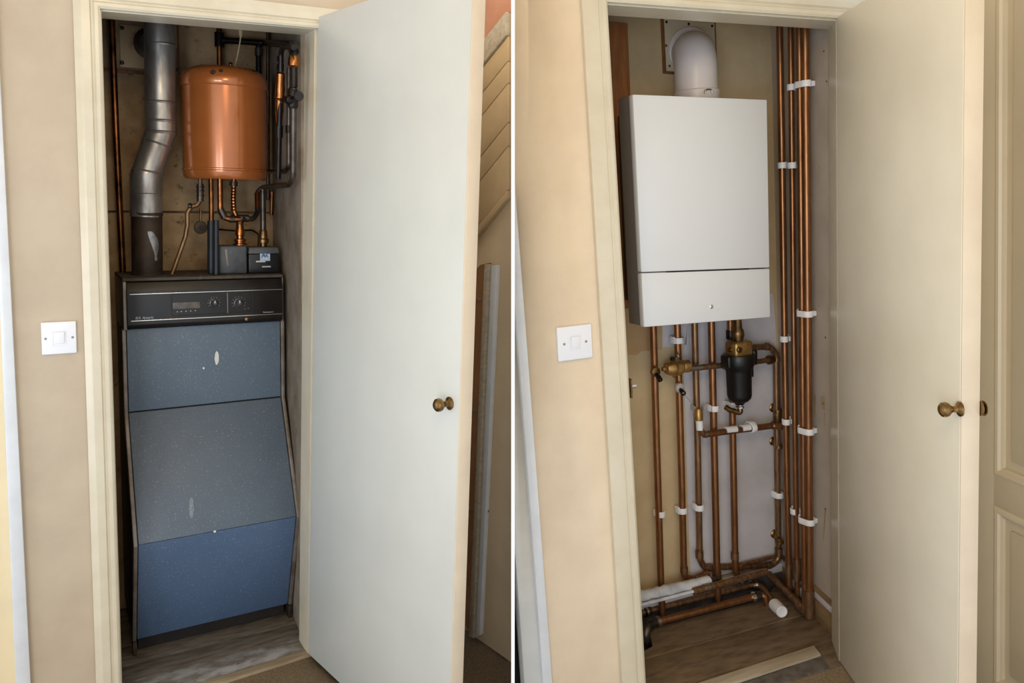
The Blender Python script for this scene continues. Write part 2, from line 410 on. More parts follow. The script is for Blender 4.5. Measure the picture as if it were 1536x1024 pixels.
# --- the hung door
def hung_door(num, hb, ht, ang, w, zb, zt, thick, label, knob_px, edge_m, face_m='door'):
    """hb, ht: hinge line at z=0 and z=2; the leaf leans with its hinge line"""
    a = math.radians(ang)
    u = (Vector(ht) - Vector(hb)).normalized()
    e = V(math.cos(a), -math.sin(a), 0); e = (e - u * e.dot(u)).normalized()
    n = e.cross(u).normalized()         # out of the leaf
    if n.dot(V(-1, -1, 0)) < 0 and n.x > 0: n = -n
    T = Matrix((( e.x, -n.x, u.x, hb[0]), (e.y, -n.y, u.y, hb[1]), (e.z, -n.z, u.z, hb[2]), (0, 0, 0, 1)))
    flip = T.determinant() < 0
    mb = MB(); mb.box(0, w, 0, thick, zb, zt, .002, 2, T)
    o = mb.build('door_%d' % num, face_m, localframe=T); o['kind'] = 'structure'; o['label'] = label
    mb = MB(); mb.box(w - .0005, w + .004, .001, thick - .001, zb + .001, zt - .001, .0015, 2, T)
    mb.build('lipping', edge_m, o)
    k = P.hit(knob_px[0], knob_px[1], Vector(hb) + n * .03, n)
    q = T.inverted() @ k
    for sgn, y0, kh in ((-1, 0, 1), (1, thick, .22)):
        prof = [(0.0, .0), (.0165, .0), (.0165, .003), (.0125, .006), (.0075, .009), (.0065, .016), (.0095, .022), (.0150, .027), (.0170, .033), (.0158, .040), (.0105, .045), (.0045, .0468), (0, .047)]
        kb = MB().lathe([(a_, b_ * kh) for a_, b_ in prof], T @ V(q.x, y0, q.z), (T.to_3x3() @ V(0, sgn, 0)), 32)
        kb.build('door_knob', 'knob', o)
    return o
hung_door(1, V(.556, -.010, 0), V(.592, -.010, 2.0), 80, .764, .008, 2.045, .04,
          'plain off-white open door in front of the old boiler cupboard with a round brass knob', (660, 607), 'door_edge')

# --- hall side wall behind the open door: cupboard boarding under sloping stairs
w0, w1 = V(1.080, -.090, 0), V(1.121, -.364, 0)
wd = (w1 - w0).normalized(); wn = V(-wd.y, wd.x, 0).normalized()
if wn.dot(P.c - w0) < 0: wn = -wn
def wall_hit(px, py, d=0.0): return P.hit(px, py, w0 + wn * d, wn)
def wallpoly(pix, d0, d1, bev=0.0):
    pts = [wall_hit(px, py, d0) for px, py in pix]
    return MB().prism(pts, wn * (d1 - d0), bev)
pts = [wall_hit(767.2, -60), wall_hit(767.2, 1090), wall_hit(640, 900), wall_hit(640, -60)]
end = wall_hit(767.2, 993); end = w0 + wd * (V(end.x, end.y, 0) - w0).dot(wd)
st = w0 - wd * .12
mb = MB().prism([st, end, end + V(0, 0, 2.6), st + V(0, 0, 2.6)], -wn * .03)
struct(mb.build('wall_right', 'soffit', base=st), 'buff painted hall wall under the stairs behind the open door')
mb = wallpoly([(690, 130), (690, -40), (766.5, -40), (766.5, 18), (700, 118)], .001, .006)
struct(mb.build('wall_right', 'pink', base=wall_hit(740, 40)), 'pink plaster above the sloping stair boards')
def slope(px, y728): return y728 - 1.235 * (px - 728)
def plank(y0, y1, d0=.002, d1=.014):
    xa, xb = 690, 766.3
    return [(xa, slope(xa, y0)), (xb, slope(xb, y0)), (xb, slope(xb, y1)), (xa, slope(xa, y1))]
mb = wallpoly(plank(66, 101), .002, .022, .003)
struct(mb.build('trim_6', 'pale_strip', base=wall_hit(745, 60)), 'pale sloping string board along the top of the stair boarding')
mb = MB()
edges = [101, 139, 172, 231, 266, 331]
for a, b in zip(edges, edges[1:]):
    pts = [wall_hit(px, py, .002) for px, py in plank(a + 1.1, b - .2)]
    mb.prism(pts, wn * .012, .0025)
struct(mb.build('trim_7', 'planks', base=wall_hit(745, 200)), 'buff sloping boards of the stair side behind the open door')
mb = wallpoly([(690, slope(690, 333)), (766.3, slope(766.3, 333)), (766.3, slope(766.3, 346)), (690, slope(690, 346))], .002, .02, .003)
struct(mb.build('trim_8', 'planks', base=wall_hit(745, 320)), 'lower sloping bead under the stair boards')
# cupboard door in brown hardboard, its cream and white posts
mb = wallpoly([(690, 430), (722, 397), (737, 394), (715, 952), (690, 930)], .002, .006)
hb_ = mb.build('door_4', 'hardboard', base=wall_hit(715, 700)); hb_['kind'] = 'structure'; hb_['label'] = 'brown hardboard panel under the stairs behind the open door'
for ya, yb in ((447, 449), (614, 617), (762, 765)):
    wallpoly([(690, ya - 3), (734, yb), (734, yb + 3), (690, ya)], .006, .009).build('joint_strip', 'wood_tan', hb_)
mb = wallpoly([(735, 396), (741, 396), (718, 954), (711, 951)], .002, .026, .002)
struct(mb.build('trim_9', 'pale_strip', base=wall_hit(725, 700)), 'cream upright post beside the brown hardboard panel')
mb = wallpoly([(742.5, 398), (751, 397), (725.5, 950), (719, 954)], .002, .018, .002)
struct(mb.build('trim_10', 'gloss_white', base=wall_hit(735, 700)), 'white upright post right of the cream post under the stairs')

# ------------------------------------------------------------------ the old floor-standing boiler
fy = .345
x0 = at(190, 500, fy).x; x1 = at(420, 484, fy).x
bx0, bx1 = x0 - .014, x1 + .012
ZP, ZC, ZB, ZT = 1.062, .790, .412, .048        # panel top, first crease, second crease, bottom
YC, YB = .158, .272
bl = thing('floor_boiler', 'old blue floor-standing boiler with a black control panel', 'boiler', ((x0 + x1) / 2, .4, 0))
PROF = [(fy, ZP), (fy - .002, ZC), (YC, ZB), (YB, ZT)]
mb = MB().prism([(bx0 + .008, fy + .02, ZP), (bx0 + .008, fy + .018, ZC), (bx0 + .008, YC + .02, ZB), (bx0 + .008, YB + .02, ZT), (bx0 + .008, .6, ZT), (bx0 + .008, .6, ZP)], (bx1 - bx0 - .016, 0, 0))
mb.build('casing', 'black_case', bl)
names = [('upper_panel', 'boiler_blue'), ('middle_panel', 'boiler_blue_dusty'), ('lower_panel', 'boiler_blue_low')]
for i, (nm, m) in enumerate(names):
    (ya, za), (yb, zb) = PROF[i], PROF[i + 1]
    g = .0012
    if i == 1: za -= .003
    mb = MB().prism([(x0, ya, za), (x0, yb, zb + g), (x0, yb + .016, zb + g), (x0, ya + .016, za)], (x1 - x0, 0, 0), .0025)
    pn = mb.build(nm, m, bl)
    if i == 0: up = pn
    if i == 1: mid = pn
for sx in (bx0, x1 + .002):
    w = .011
    mb = MB()
    b2 = [(sx, y - .008, z) for y, z in PROF] + [(sx, y + .03, z) for y, z in reversed(PROF)]
    mb.prism(b2, (w, 0, 0), .0015)
    mb.build('edge_trim', 'strip_grey', bl)
mb = MB().box(bx0 + .02, bx1 - .02, YB + .025, .58, .002, ZT)
mb.build('plinth', 'black_case', bl)
for sx in (bx0, bx1 - .012):
    MB().box(sx, sx + .012, YB - .012, YB + .02, 0.001, ZT - .002, .001).build('foot', 'rusty', bl)
# chips and scuffs on the enamel
def on_upper(px, py): return P.hit(px, py, (0, PROF[0][0] - .0032, PROF[0][1]), (0, 1, 0))
def on_mid(px, py):
    d = V(0, PROF[2][0] - PROF[1][0], PROF[2][1] - PROF[1][1]); n = V(1, 0, 0).cross(d).normalized()
    return P.hit(px, py, V(0, PROF[1][0], PROF[1][1]) + (n if n.y < 0 else -n) * .0004, n)
def blotch(f, c, rx, ry, n=18, jag=.18):
    return [f(c[0] + rx * math.cos(2 * PI * k / n) * random.uniform(1 - jag, 1), c[1] + ry * math.sin(2 * PI * k / n) * random.uniform(1 - jag, 1)) for k in range(n)]
MB().prism(blotch(on_upper, (325.2, 537), 3.4, 11), (0, .003, 0)).build('paint_chip', 'chip', up)
MB().prism(blotch(on_upper, (305.5, 552), 1.6, 1.9), (0, .003, 0)).build('paint_chip', 'chip', up)
MB().prism(blotch(on_mid, (287, 761), 4, 18, 22), (0, .001, 0)).build('scuff', 'scuff', mid)
MB().prism(blotch(on_mid, (322, 796), 2.2, 3.2), (0, .001, 0)).build('paint_chip', 'chip', mid)
MB().prism(blotch(on_mid, (335, 785.5), 1.0, 1.4), (0, .001, 0)).build('paint_chip', 'chip', mid)
# control panel head
cy0 = .322; CT, CB = 1.228, 1.066
cx0, cx1 = at(190, 440, cy0).x, at(424, 430, cy0).x
mb = MB().prism([(cx0, cy0 + .006, CB), (cx0, cy0, CB + .012), (cx0, cy0, CT - .04), (cx0, cy0 + .010, CT - .014), (cx0, cy0 + .03, CT - .008), (cx0, .6, CT - .008), (cx0, .6, CB)], (cx1 - cx0, 0, 0), .002)
cpn = mb.build('control_panel', 'black_gloss', bl)
mb = MB().prism([(cx0 - .010, cy0 + .012, CT - .01), (cx0 - .010, cy0 + .012, CT), (cx1 + .004, cy0 + .012, CT), (cx1 + .004, cy0 + .012, CT - .01)], (0, .6 - cy0 - .012, 0), .002)
mb.build('top_plate', 'top_dust', bl)
for sx, ex in ((cx0 - .010, .0095), (cx1, .004)):
    MB().box(sx, sx + ex, cy0 + .008, .59, CB - .004, CT - .011, .001).build('end_cheek', 'strip_grey', bl)
MB().box(cx0 + .008, cx1 - .001, cy0 - .0016, cy0 + .004, CT - .0525, CT - .0495, .0006).build('trim_line', 'silver', cpn)
MB().box(cx0 + .010, cx1 - .002, cy0 - .0016, cy0 + .004, CB + .0235, CB + .0265, .0006).build('trim_line', 'silver', cpn)
def face_at(px, py): return P.hit(px, py, (0, cy0, 0), (0, 1, 0))
a = face_at(258, 444); b = face_at(378, 466)
rx0, rx1 = a.x, b.x; rz1, rz0 = (face_at(258, 442).z + face_at(378, 437).z) / 2, (face_at(258, 474).z + face_at(378, 467).z) / 2
# recessed-looking control bay: a raised rim around a darker plate
MB().sweep([(0, cy0 - .0035), (.0022, cy0 - .0035), (.0022, cy0 + .001), (0, cy0 + .001)], lambda o, y: [V(rx0 - o, y, rz0 - o), V(rx0 - o, y, rz1 + o), V(rx1 + o, y, rz1 + o), V(rx1 + o, y, rz0 - o), V(rx0 - o, y, rz0 - o)]).build('bay_rim', 'black_gloss', cpn)
dv = face_at(341, 450).x
MB().box(dv - .002, dv + .002, cy0 - .004, cy0, rz0, rz1, .0006).build('bay_divider', 'strip_grey', cpn)
a, b = face_at(259, 462), face_at(300, 453)
MB().box(a.x, b.x, cy0 - .002, cy0 + .001, a.z - .004, b.z + .002, .001).build('display', 'display', cpn)
for (px, py, r) in ((321, 454, .015), (358, 454, .017)):
    c = face_at(px, py)
    kn = MB().lathe([(r, 0), (r, .003), (r * .72, .0045), (r * .66, .014), (r * .5, .016), (0, .016)], c, (0, -1, 0), 28).build('dial', 'dial', cpn)
    MB().box(c.x - .0016, c.x + .0016, c.y - .0172, c.y - .015, c.z, c.z + r * .6).build('pointer', 'ink', kn)
    for k in range(9):
        t = math.radians(-30 + k * 30)
        MB().box(c.x + math.cos(t) * r * 1.25 - .0009, c.x + math.cos(t) * r * 1.25 + .0009, cy0 - .0008, cy0 + .0005, c.z + math.sin(t) * r * 1.25 - .0006, c.z + math.sin(t) * r * 1.25 + .0006).build('dial_mark', 'ink', cpn)
for px, py in ((368, 463), (373, 462), (305, 453.5)):
    c = face_at(px, py)
    MB().box(c.x - .004, c.x + .004, cy0 - .0035, cy0 + .001, c.z - .003, c.z + .003, .0006).build('button', 'dial', cpn)
for px in (266, 272, 279, 286, 293):
    c = face_at(px, 467.5 - (px - 266) * .07)
    MB().box(c.x - .0018, c.x + .0018, cy0 - .001, cy0 + .001, c.z - .0012, c.z + .0012).build('panel_mark', 'ink', cpn)
def lettering(txt, c, size, m, parent, name='lettering', shear=.25):
    cu = bpy.data.curves.new(name, 'FONT'); cu.body = txt; cu.size = size; cu.shear = shear; cu.extrude = .0003
    cu.align_x = 'LEFT'
    tmp = bpy.data.objects.new('tmp', cu); COL.objects.link(tmp)
    me = bpy.data.meshes.new_from_object(tmp.evaluated_get(bpy.context.evaluated_depsgraph_get()))
    bpy.data.objects.remove(tmp); bpy.data.curves.remove(cu)
    Tm = Matrix([list(parent['_T'][i * 4:i * 4 + 4]) for i in range(4)])
    me.transform(Tm.inverted() @ Matrix.Translation(c) @ Matrix.Rotation(PI / 2, 4, 'X'))
    me.materials.clear(); me.materials.append(M[m])
    o = bpy.data.objects.new(name, me); COL.objects.link(o); o.parent = parent; o['_T'] = parent['_T']; return o
bpy.context.view_layer.update()
c = face_at(203, 480.0); lettering('0.0. Amaric', V(c.x, cy0 - .0006, CB + .0305), .0115, 'ink', cpn)
c = face_at(394, 466.0); lettering('Thermosaver 2', V(c.x, cy0 - .0006, CB + .0315), .0058, 'ink', cpn)
c = face_at(370, 476); MB().lathe([(.006, 0), (.006, .004), (0, .007)], V(c.x, cy0 + .002, CB + .012), (0, -1, 0), 14).build('latch', 'brass_old', bl)

# ------------------------------------------------------------------ hot water cylinder
TY = .43
a, b = at(272, 180, TY), at(400, 180, TY)
tx, tr = (a.x + b.x) / 2, (b.x - a.x) / 2 * .985
zt, zr, zl, zb = at(336, 99, TY - tr * .2).z, at(336, 121, TY - tr).z, at(336, 254, TY - tr).z, at(336, 270, TY - tr).z
cyl = thing('water_cylinder', 'orange copper water cylinder hung on the back wall above the old boiler', 'water cylinder', (tx, TY, zb))
MB().lathe([(0, zb + .012), (tr * .7, zb + .010), (tr * .93, zb + .004), (tr * .985, zb + .012), (tr, zl - .003), (tr * 1.022, zl - .001), (tr * 1.022, zl + .004), (tr * .998, zl + .006), (tr * .998, zr), (0, zr)], (tx, TY, 0), (0, 0, 1), 64).build('body', 'tank', cyl, smooth=50)
lid = MB().lathe([(tr * 1.0, zr - .012), (tr * 1.022, zr - .010), (tr * 1.024, zr + .004), (tr * 1.01, zr + (zt - zr) * .35), (tr * .95, zr + (zt - zr) * .62), (tr * .80, zr + (zt - zr) * .84), (tr * .5, zt - .003), (0, zt)], (tx, TY, 0), (0, 0, 1), 64).build('lid', 'tank', cyl, smooth=60)
for px, py in ((320, 107), (332, 106)):
    c = P.hit(px, py, (tx, TY - tr * .97, 0), (0, 1, 0))
    MB().lathe([(0, .004), (.006, .003), (.008, -.004), (.006, -.01)], V(c.x, TY - tr * .93, c.z), (0, -1, .4), 12).build('scorch_mark', 'plaster_dark', lid)
c = at(346, 98, TY); MB().lathe([(.009, -.006), (.009, .004), (.006, .006), (.006, .014), (.008, .016), (.004, .02), (0, .02)], (c.x, TY, zt - .001), (0, 0, 1), 14).build('vent_plug', 'brass_old', cyl)
c = at(304, 100, TY); MB().lathe([(.016, -.012), (.016, .002), (.010, .007), (0, .008)], (c.x, TY, zt - .006), (0, 0, 1), 16).build('boss', 'pipe_grey', cyl)
MB().box(tx - .05, tx + .05, TY + tr * .9, DEP - .001, zl, zl + .04).build('wall_bracket', 'pipe_grey', cyl)
MB().box(tx - .05, tx + .05, TY + tr * .9, DEP - .001, zr - .06, zr - .02).build('wall_bracket', 'pipe_grey', cyl)

# ------------------------------------------------------------------ flue pipe
FY = .45
fr_ = (at(265, 120, FY).x - at(218, 120, FY).x) / 2
def fpt(px, py): return at(px, py, FY)
p_top = fpt(241, 100); p_top.z = 2.158
p_a = fpt(241.5, 196); p_b = fpt(219, 262); p_c = fpt(219, 325)
fl = thing('flue_pipe', 'grey galvanised flue pipe rising from the boiler top with a kinked bend', 'flue pipe', fpt(220, 405))
MB().tube([p_top, p_a + V(0, 0, -.002)], fr_, 40).build('upper_section', 'galv', fl)
MB().tube([p_a, p_b], fr_ * .97, 40).build('bend_section', 'galv', fl)
for c in (p_a, p_b):
    sph = MB()
    pr = [(fr_ * 1.005 * math.cos(t), fr_ * 1.005 * math.sin(t)) for t in [(-PI / 2 + PI * k / 14) for k in range(15)]]
    pr[0] = (0, -fr_ * 1.005); pr[-1] = (0, fr_ * 1.005)
    sph.lathe(pr, c, (0, 0, 1), 40)
    sph.build('elbow', 'galv', fl, smooth=60)
MB().tube([p_b, p_c], fr_ * 1.03, 40).build('lower_section', 'galv', fl)
for py, k, px in ((68, 1.02, 241), (154, 1.02, 241), (182, 1.03, 241.5), (199, 1.05, 241.5)):
    c = fpt(px, py); MB().lathe([(fr_ * k * .97, -.005), (fr_ * k, -.003), (fr_ * k * 1.025, 0), (fr_ * k, .003), (fr_ * k * .97, .005)], c, (0, 0, 1), 40).build('seam_ring', 'galv', fl)
d = (p_b - p_a).normalized()
for t in (.30,):
    MB().lathe([(fr_ * .96, -.004), (fr_, -.002), (fr_ * 1.02, 0), (fr_, .002), (fr_ * .96, .004)], p_a.lerp(p_b, t), d, 40).build('seam_ring', 'galv', fl)
c = p_a.lerp(p_b, .93)
MB().lathe([(fr_ * .98, -.004), (fr_ * 1.03, 0), (fr_ * .98, .004)], c, (d + V(0, 0, -1.2)).normalized(), 40).build('seam_ring', 'galv', fl)
c = fpt(219, 290); MB().lathe([(fr_ * 1.0, -.004), (fr_ * 1.05, 0), (fr_ * 1.0, .004)], c, (0, 0, 1), 40).build('seam_ring', 'galv', fl)
c1 = fpt(220, 321); c2 = V(fpt(221, 405).x, FY, CT + .0005)
sl = MB().tube([c1, lerp(c1, c2, .08), c2], fr_ * 1.0, 40).build('sleeve', 'rusty', fl)
MB().lathe([(fr_ * .97, -.006), (fr_ * 1.05, -.004), (fr_ * 1.06, .004), (fr_ * .97, .006)], c1, (0, 0, 1), 40).build('sleeve_rim', 'rusty', fl)
MB().lathe([(fr_ * .97, .012), (fr_ * 1.05, .008), (fr_ * 1.09, .0)], c2, (0, 0, 1), 40).build('sleeve_foot', 'rusty', fl)
# bare metal flake on the sleeve front, following its curve
def on_sleeve(px, py, k=1.006):
    p = at(px, py, FY); dx = max(-.98, min(.98, (p.x - lerp(c1, c2, .5).x) / fr_))
    zz = at(px, py, FY - fr_ * math.sqrt(1 - dx * dx)).z
    cx_ = lerp(c1, c2, (c1.z - zz) / (c1.z - c2.z)).x
    return V(cx_ + dx * fr_ * k, FY - fr_ * k * math.sqrt(1 - dx * dx), zz)
bm_ = MB()
flake = [(347, 218.5, 225), (351, 219, 229), (356, 220.5, 232.5), (361, 222, 234.5), (367, 224.5, 235.5), (374, 227, 235.2), (380, 229, 234), (384, 230, 233), (388, 229.5, 234), (391, 230.5, 233)]
rows = [[bm_.bm.verts.new(on_sleeve(xa + (xb - xa) * k / 4, py)) for k in range(5)] for py, xa, xb in flake]
for A_, B_ in zip(rows, rows[1:]):
    for k in range(4): bm_.bm.faces.new((A_[k], B_[k], B_[k + 1], A_[k + 1]))
bm_.build('bare_patch', 'flake', sl)

# --- metal plate and collar on the back wall behind the flue
a, b = at(179, 36, DEP - .004), at(262, 108, DEP - .004)
pl = thing('flue_plate', 'rust-stained metal plate on the wall behind the flue top', 'wall plate', ((a.x + b.x) / 2, DEP, b.z))
MB().box(a.x, b.x, DEP - .006, DEP - .0005, b.z, a.z, .001).build('sheet', 'plate', pl)
c = at(226, 66, DEP - .01); rr = abs(at(200, 66, DEP - .01).x - c.x)
for k, dy in ((1, .0), (.93, .006), (.86, .012), (.78, .018)):
    MB().lathe([(rr * k * .9, .0), (rr * k, .002), (rr * k, .006), (rr * k * .9, .009)], V(c.x, DEP - .005 - dy, c.z), (0, -1, 0), 36).build('collar', 'plate_rust', pl)
for px, py in ((183, 94), (183, 42)):
    c = at(px, py, DEP - .006); MB().lathe([(.007, 0), (.007, .003), (.003, .006), (0, .006)], c, (0, -1, 0), 14).build('bolt', 'pipe_grey', pl)
a, b = at(178, 103.5, DEP - .004), at(222, 110, DEP - .004)
o = MB().box(at(155, 106, DEP).x, a.x + .08, DEP - .008, DEP - .0005, b.z - .006, b.z + .005, .001).build('batten', 'wood_brown', base=(a.x, DEP, b.z))
tag(o, 'thin brown wooden batten under the rusty metal plate', 'batten')
a, b = at(266, 40, DEP - .004), at(269.5, 112, DEP - .004)
o = MB().box(a.x, b.x, DEP - .012, DEP - .0005, b.z, 2.14, .001).build('batten', 'wood_brown', base=(a.x, DEP, b.z))
tag(o, 'upright brown batten between the flue pipe and the orange cylinder', 'batten')

# ------------------------------------------------------------------ pipes of the old cupboard
PY = DEP - .04
def pts_at(pix, y=None): return [at(px, py, PY if y is None else y) for px, py in pix]
rw0, rw1 = V(.572, .1, 0), V(.615, DEP, 0)
rwd = (rw1 - rw0).normalized(); rwn = V(-rwd.y, rwd.x, 0)
def hr(px, py, d): return P.hit(px, py, rw0 + rwn * d, rwn)
def topz(p, z): q = p.copy(); q.z = z; return q
p = pts_at([(167, 45), (174, 200), (184, 405)]); p[0].z = 2.15
q = p[-1].copy(); q.z = .01
pipe('copper_pipe', 'bright copper pipe running full height at the left of the old cupboard', 'pipe', [p[0], p[1], p[2], q], .011, 'copper_old', 0)
p = pts_at([(329, 40), (329, 62), (324.5, 110)]); p = [topz(p[1], 2.15), p[1], topz(p[1], p[1].z - .16)]
o = pipe('copper_pipe', 'short upright copper pipe entering the cylinder behind its top', 'pipe', p, .010, 'copper_old', 0)
collar(o, p[1] + V(0, 0, .03), p[1] + V(0, 0, -.02), .017, 'pipe_black', 'elbow')
p = [at(330, 60, PY), at(399, 64.5, PY), hr(437, 67, .032), hr(441, 78, .032), hr(441, 131, .032)]
o = pipe('cross_pipe', 'blackened pipe crossing above the cylinder and dropping at the right', 'pipe', p, .0115, 'pipe_black', .024)
collar(o, hr(438, 68.5, .032), hr(441, 77, .032), .016, 'pipe_black', 'elbow')
collar(o, at(327, 60, PY), at(336, 60.5, PY), .016, 'pipe_black', 'elbow')
c = [hr(441, 87, .032), hr(441, 101, .032)]
MB().lathe([(.012, 0), (.017, .004), (.019, .012), (.016, .03), (.012, .036)], c[1], (0, 0, 1), 20).build('union', 'copper_hot', o)
# air separator branch
dv_ = .048
p = [hr(441, 71, dv_), hr(424, 70, dv_), hr(421.5, 80, dv_), hr(421, 108, dv_), hr(418.5, 220, dv_), hr(417.5, 268, dv_)]
o = pipe('vent_pipe', 'black bent pipe with a bulging brass air separator right of the cylinder', 'pipe', p, .0085, 'pipe_black', .022)
c0, c1_ = hr(421, 108, dv_), hr(418.5, 184, dv_)
L_ = (c0 - c1_).length; ax = (c0 - c1_).normalized()
MB().lathe([(.009, 0), (.011, L_ * .08), (.013, L_ * .2), (.014, L_ * .42), (.0125, L_ * .47), (.0165, L_ * .5), (.0165, L_ * .53), (.0145, L_ * .56), (.0155, L_ * .68), (.0135, L_ * .8), (.014, L_ * .97), (.009, L_)], c1_, ax, 26).build('air_separator', 'copper_hot', o)
for (ya_, yb_, r) in ((84, 92, .011), (96, 106, .0115), (188, 206, .0125)):
    collar(o, hr(420.6 - (ya_ > 150) * 1.7, ya_, dv_), hr(420.4 - (ya_ > 150) * 1.9, yb_, dv_), r, 'pipe_black')
# valve with a black handle
yv = PY
p = [hr(441, 132, .032), hr(440.5, 160, .032), hr(440, 268, .032), hr(433, 277, .034), at(394, 281, TY + .09), at(386, 288, TY + .09), at(386.5, 318, TY + .06), at(380, 328, TY + .02), at(363, 328.5, TY + .0)]
o = pipe('return_pipe', 'dark pipe dropping at the far right and bending back under the cylinder', 'pipe', p, .0092, 'pipe_grey', .026)
c = hr(439.5, 146, .034)
vv = MB().lathe([(.012, -.035), (.016, -.028), (.016, .02), (.012, .03)], c, (0, 0, 1), 18).build('valve', 'pipe_black', o)
q = hr(448, 144, .05)
MB().tube([c, q], .005, 10).build('valve_spindle', 'pipe_black', vv)
MB().lathe([(.013, -.004), (.015, 0), (.013, .004)], q, (q - c).normalized(), 16).build('handwheel', 'pipe_black', vv)
MB().lathe([(.010, 0), (.014, .006), (.014, .02), (.010, .026)], c + V(-.002, -.004, -.01), (-1, -.3, 0), 14).build('actuator', 'pipe_black', vv)
collar(o, at(386, 290, TY + .088), at(386.4, 312, TY + .065), .0102, 'copper_hot', 'copper_sleeve')
p = [hr(433.5, 102, .022), hr(433.5, 250, .022), hr(428, 257, .022), at(402, 257, PY - .06)]
o = pipe('branch_pipe', 'thin dark pipe dropping beside the far right pipe and turning to the cylinder', 'pipe', p, .0078, 'pipe_grey', .02)
collar(o, hr(433.5, 188, .022), hr(433.5, 200, .022), .011, 'pipe_black')
p = pts_at([(388, 66), (388, 112)], PY); p = [topz(p[0], p[0].z + .012), p[1], topz(p[1], p[1].z - .2)]
o = pipe('copper_pipe', 'dark upright pipe just behind the right shoulder of the cylinder', 'pipe', p, .0105, 'pipe_black', 0)
collar(o, *pts_at([(388, 72), (388, 84)], PY), .014, 'pipe_grey')
p = pts_at([(402, 82), (402, 300)], PY + .012); p[0].z = 2.1
pipe('copper_pipe', 'slim grey pipe running down the back wall close right of the cylinder', 'pipe', p, .0065, 'pipe_grey', 0)
p = [hr(408, 287, .012), hr(407, 322, .012)]
pipe('copper_pipe', 'short bright copper stub on the back wall above the black pump', 'pipe', p, .007, 'copper_hot', 0)
# string
c = at(361, 40, .40); p = [topz(c, 2.155), at(361, 55, .40), at(359.5, 66, .40), at(356.5, 82, .40), at(352, 97, TY)]
p[-1].z = zt + .002
o = pipe('string', 'pale frayed string hanging to the top of the orange cylinder', 'string', p, .0022, 'string', 0, seg=8)
MB().tube([at(361, 44, .40), at(361, 56, .40)], .006, 8, radii=[.008, .004]).build('frayed_end', 'string', o)
# under the cylinder
yc = TY
p = [at(300.5, 270, yc), at(300, 300, yc), at(296, 308, yc), at(288, 309, yc), at(281, 318, yc), at(281, 338, yc), at(278, 355, yc), at(258, 406, yc)]
p[0].z = zb + .012; p[-1].z = CT + .001
o = pipe('drain_pipe', 'brassy thin pipe curving down-left from the cylinder to the boiler top', 'pipe', p, .0075, 'copper_dull', .022)
collar(o, at(300.4, 276, yc), at(300.2, 302, yc), .0115, 'pipe_grey')
c = at(300.3, 280, yc)
for dz in (0, -.014, -.03): MB().lathe([(.010, -.003), (.0145, -.001), (.0145, .001), (.010, .003)], c + V(0, 0, dz), (0, 0, 1), 16).build('ring_nut', 'pipe_grey', o)
MB().lathe([(.009, -.006), (.0115, 0), (.009, .006)], at(285, 309, yc), (1, 0, 0), 14).build('coupling', 'pipe_grey', o)
c = at(301, 341, yc + .02)
o = MB().lathe([(0, -.006), (.016, -.006), (.0215, -.004), (.023, 0), (.0215, .004), (.006, .005), (.005, .012), (0, .012)], c, (.1, -1, 0), 28).build('pressure_gauge', 'rusty', base=c)
tag(o, 'round dark brown dial hanging on a thin stem under the cylinder', 'gauge')
MB().tube([c + V(0, 0, .022), at(301, 312, yc + .02)], .004, 10).build('stem', 'brass_old', o)
p = [at(316.5, 272, yc), at(317, 300, yc), at(317, 405, yc)]; p[0].z = zb + .012; p[2].z = CT + .001
o = pipe('feed_pipe', 'upright pipe in black lagging between gauge and grey pump', 'pipe', p, .0085, 'copper_old', 0)
collar(o, at(317, 331, yc), topz(p[2], CT + .002), .0135, 'lagging', 'lagging')
p = [at(324.2, 330, .368), at(324.2, 405, .368)]; p[1].z = CT + .001
pipe('feed_pipe', 'second black lagged pipe just left of the grey pump', 'pipe', p, .0095, 'lagging', 0)
p = [at(330, 276, yc), at(330.5, 318, yc), at(339, 328, yc), at(360, 329, yc)]; p[0].z = zb + .012
o = pipe('feed_pipe', 'bright copper pipe bending right under the cylinder into the tee', 'pipe', p, .0098, 'copper_hot', .026)
collar(o, at(330.4, 313, yc), at(337, 327, yc), .0118, 'pipe_grey', 'elbow')
collar(o, at(344, 329, yc), at(352, 329, yc), .0112, 'pipe_grey')
c = at(351, 272, yc)
o = pipe('dip_pipe', 'ribbed bright copper stub hanging under the middle of the cylinder', 'pipe', [topz(c, zb + .012), at(350, 300, yc), at(351, 316, yc), at(354, 323, yc)], .0085, 'copper_hot', .012)
for k in range(9):
    cc = at(350, 278 + k * 4.6, yc); MB().lathe([(.008, -.003), (.0103, 0), (.008, .003)], cc, (0, 0, 1), 14).build('rib', 'copper_hot', o)
collar(o, at(350.5, 272, yc), at(350.2, 279, yc), .0135, 'pipe_grey')
# grey pump
PYP = .44
a, b = at(328, 369, PYP - .05), at(371, 403, PYP - .05)
gp = thing('circulating_pump', 'grey box-shaped pump with flaking paint standing on the boiler top', 'pump', ((a.x + b.x) / 2, PYP, CT + .0005))
MB().box(a.x, b.x, PYP - .05, PYP + .05, CT + .0005, a.z, .006, 3).build('housing', 'pump_grey', gp)
MB().prism([at(337, 374, PYP - .0505), at(341, 373, PYP - .0505), at(344, 399, PYP - .0505), at(340, 400, PYP - .0505)], (0, -.003, 0), .001).build('paint_run', 'strip_grey', gp)
c = V(at(360, 365, PYP).x, PYP, a.z)
MB().lathe([(.024, 0), (.024, .006), (.018, .008), (.018, .014), (.021, .015), (.021, .021), (.013, .024), (.013, .034), (.016, .036), (.017, .05), (.014, .058), (.012, .075), (.014, .078), (.014, .085), (.0, .085)], c, (0, 0, 1), 24).build('union', 'copper_hot', gp)
MB().tube([c + V(-.03, 0, .095), c + V(.03, 0, .095)], .0135, 16).build('tee', 'pipe_grey', gp)
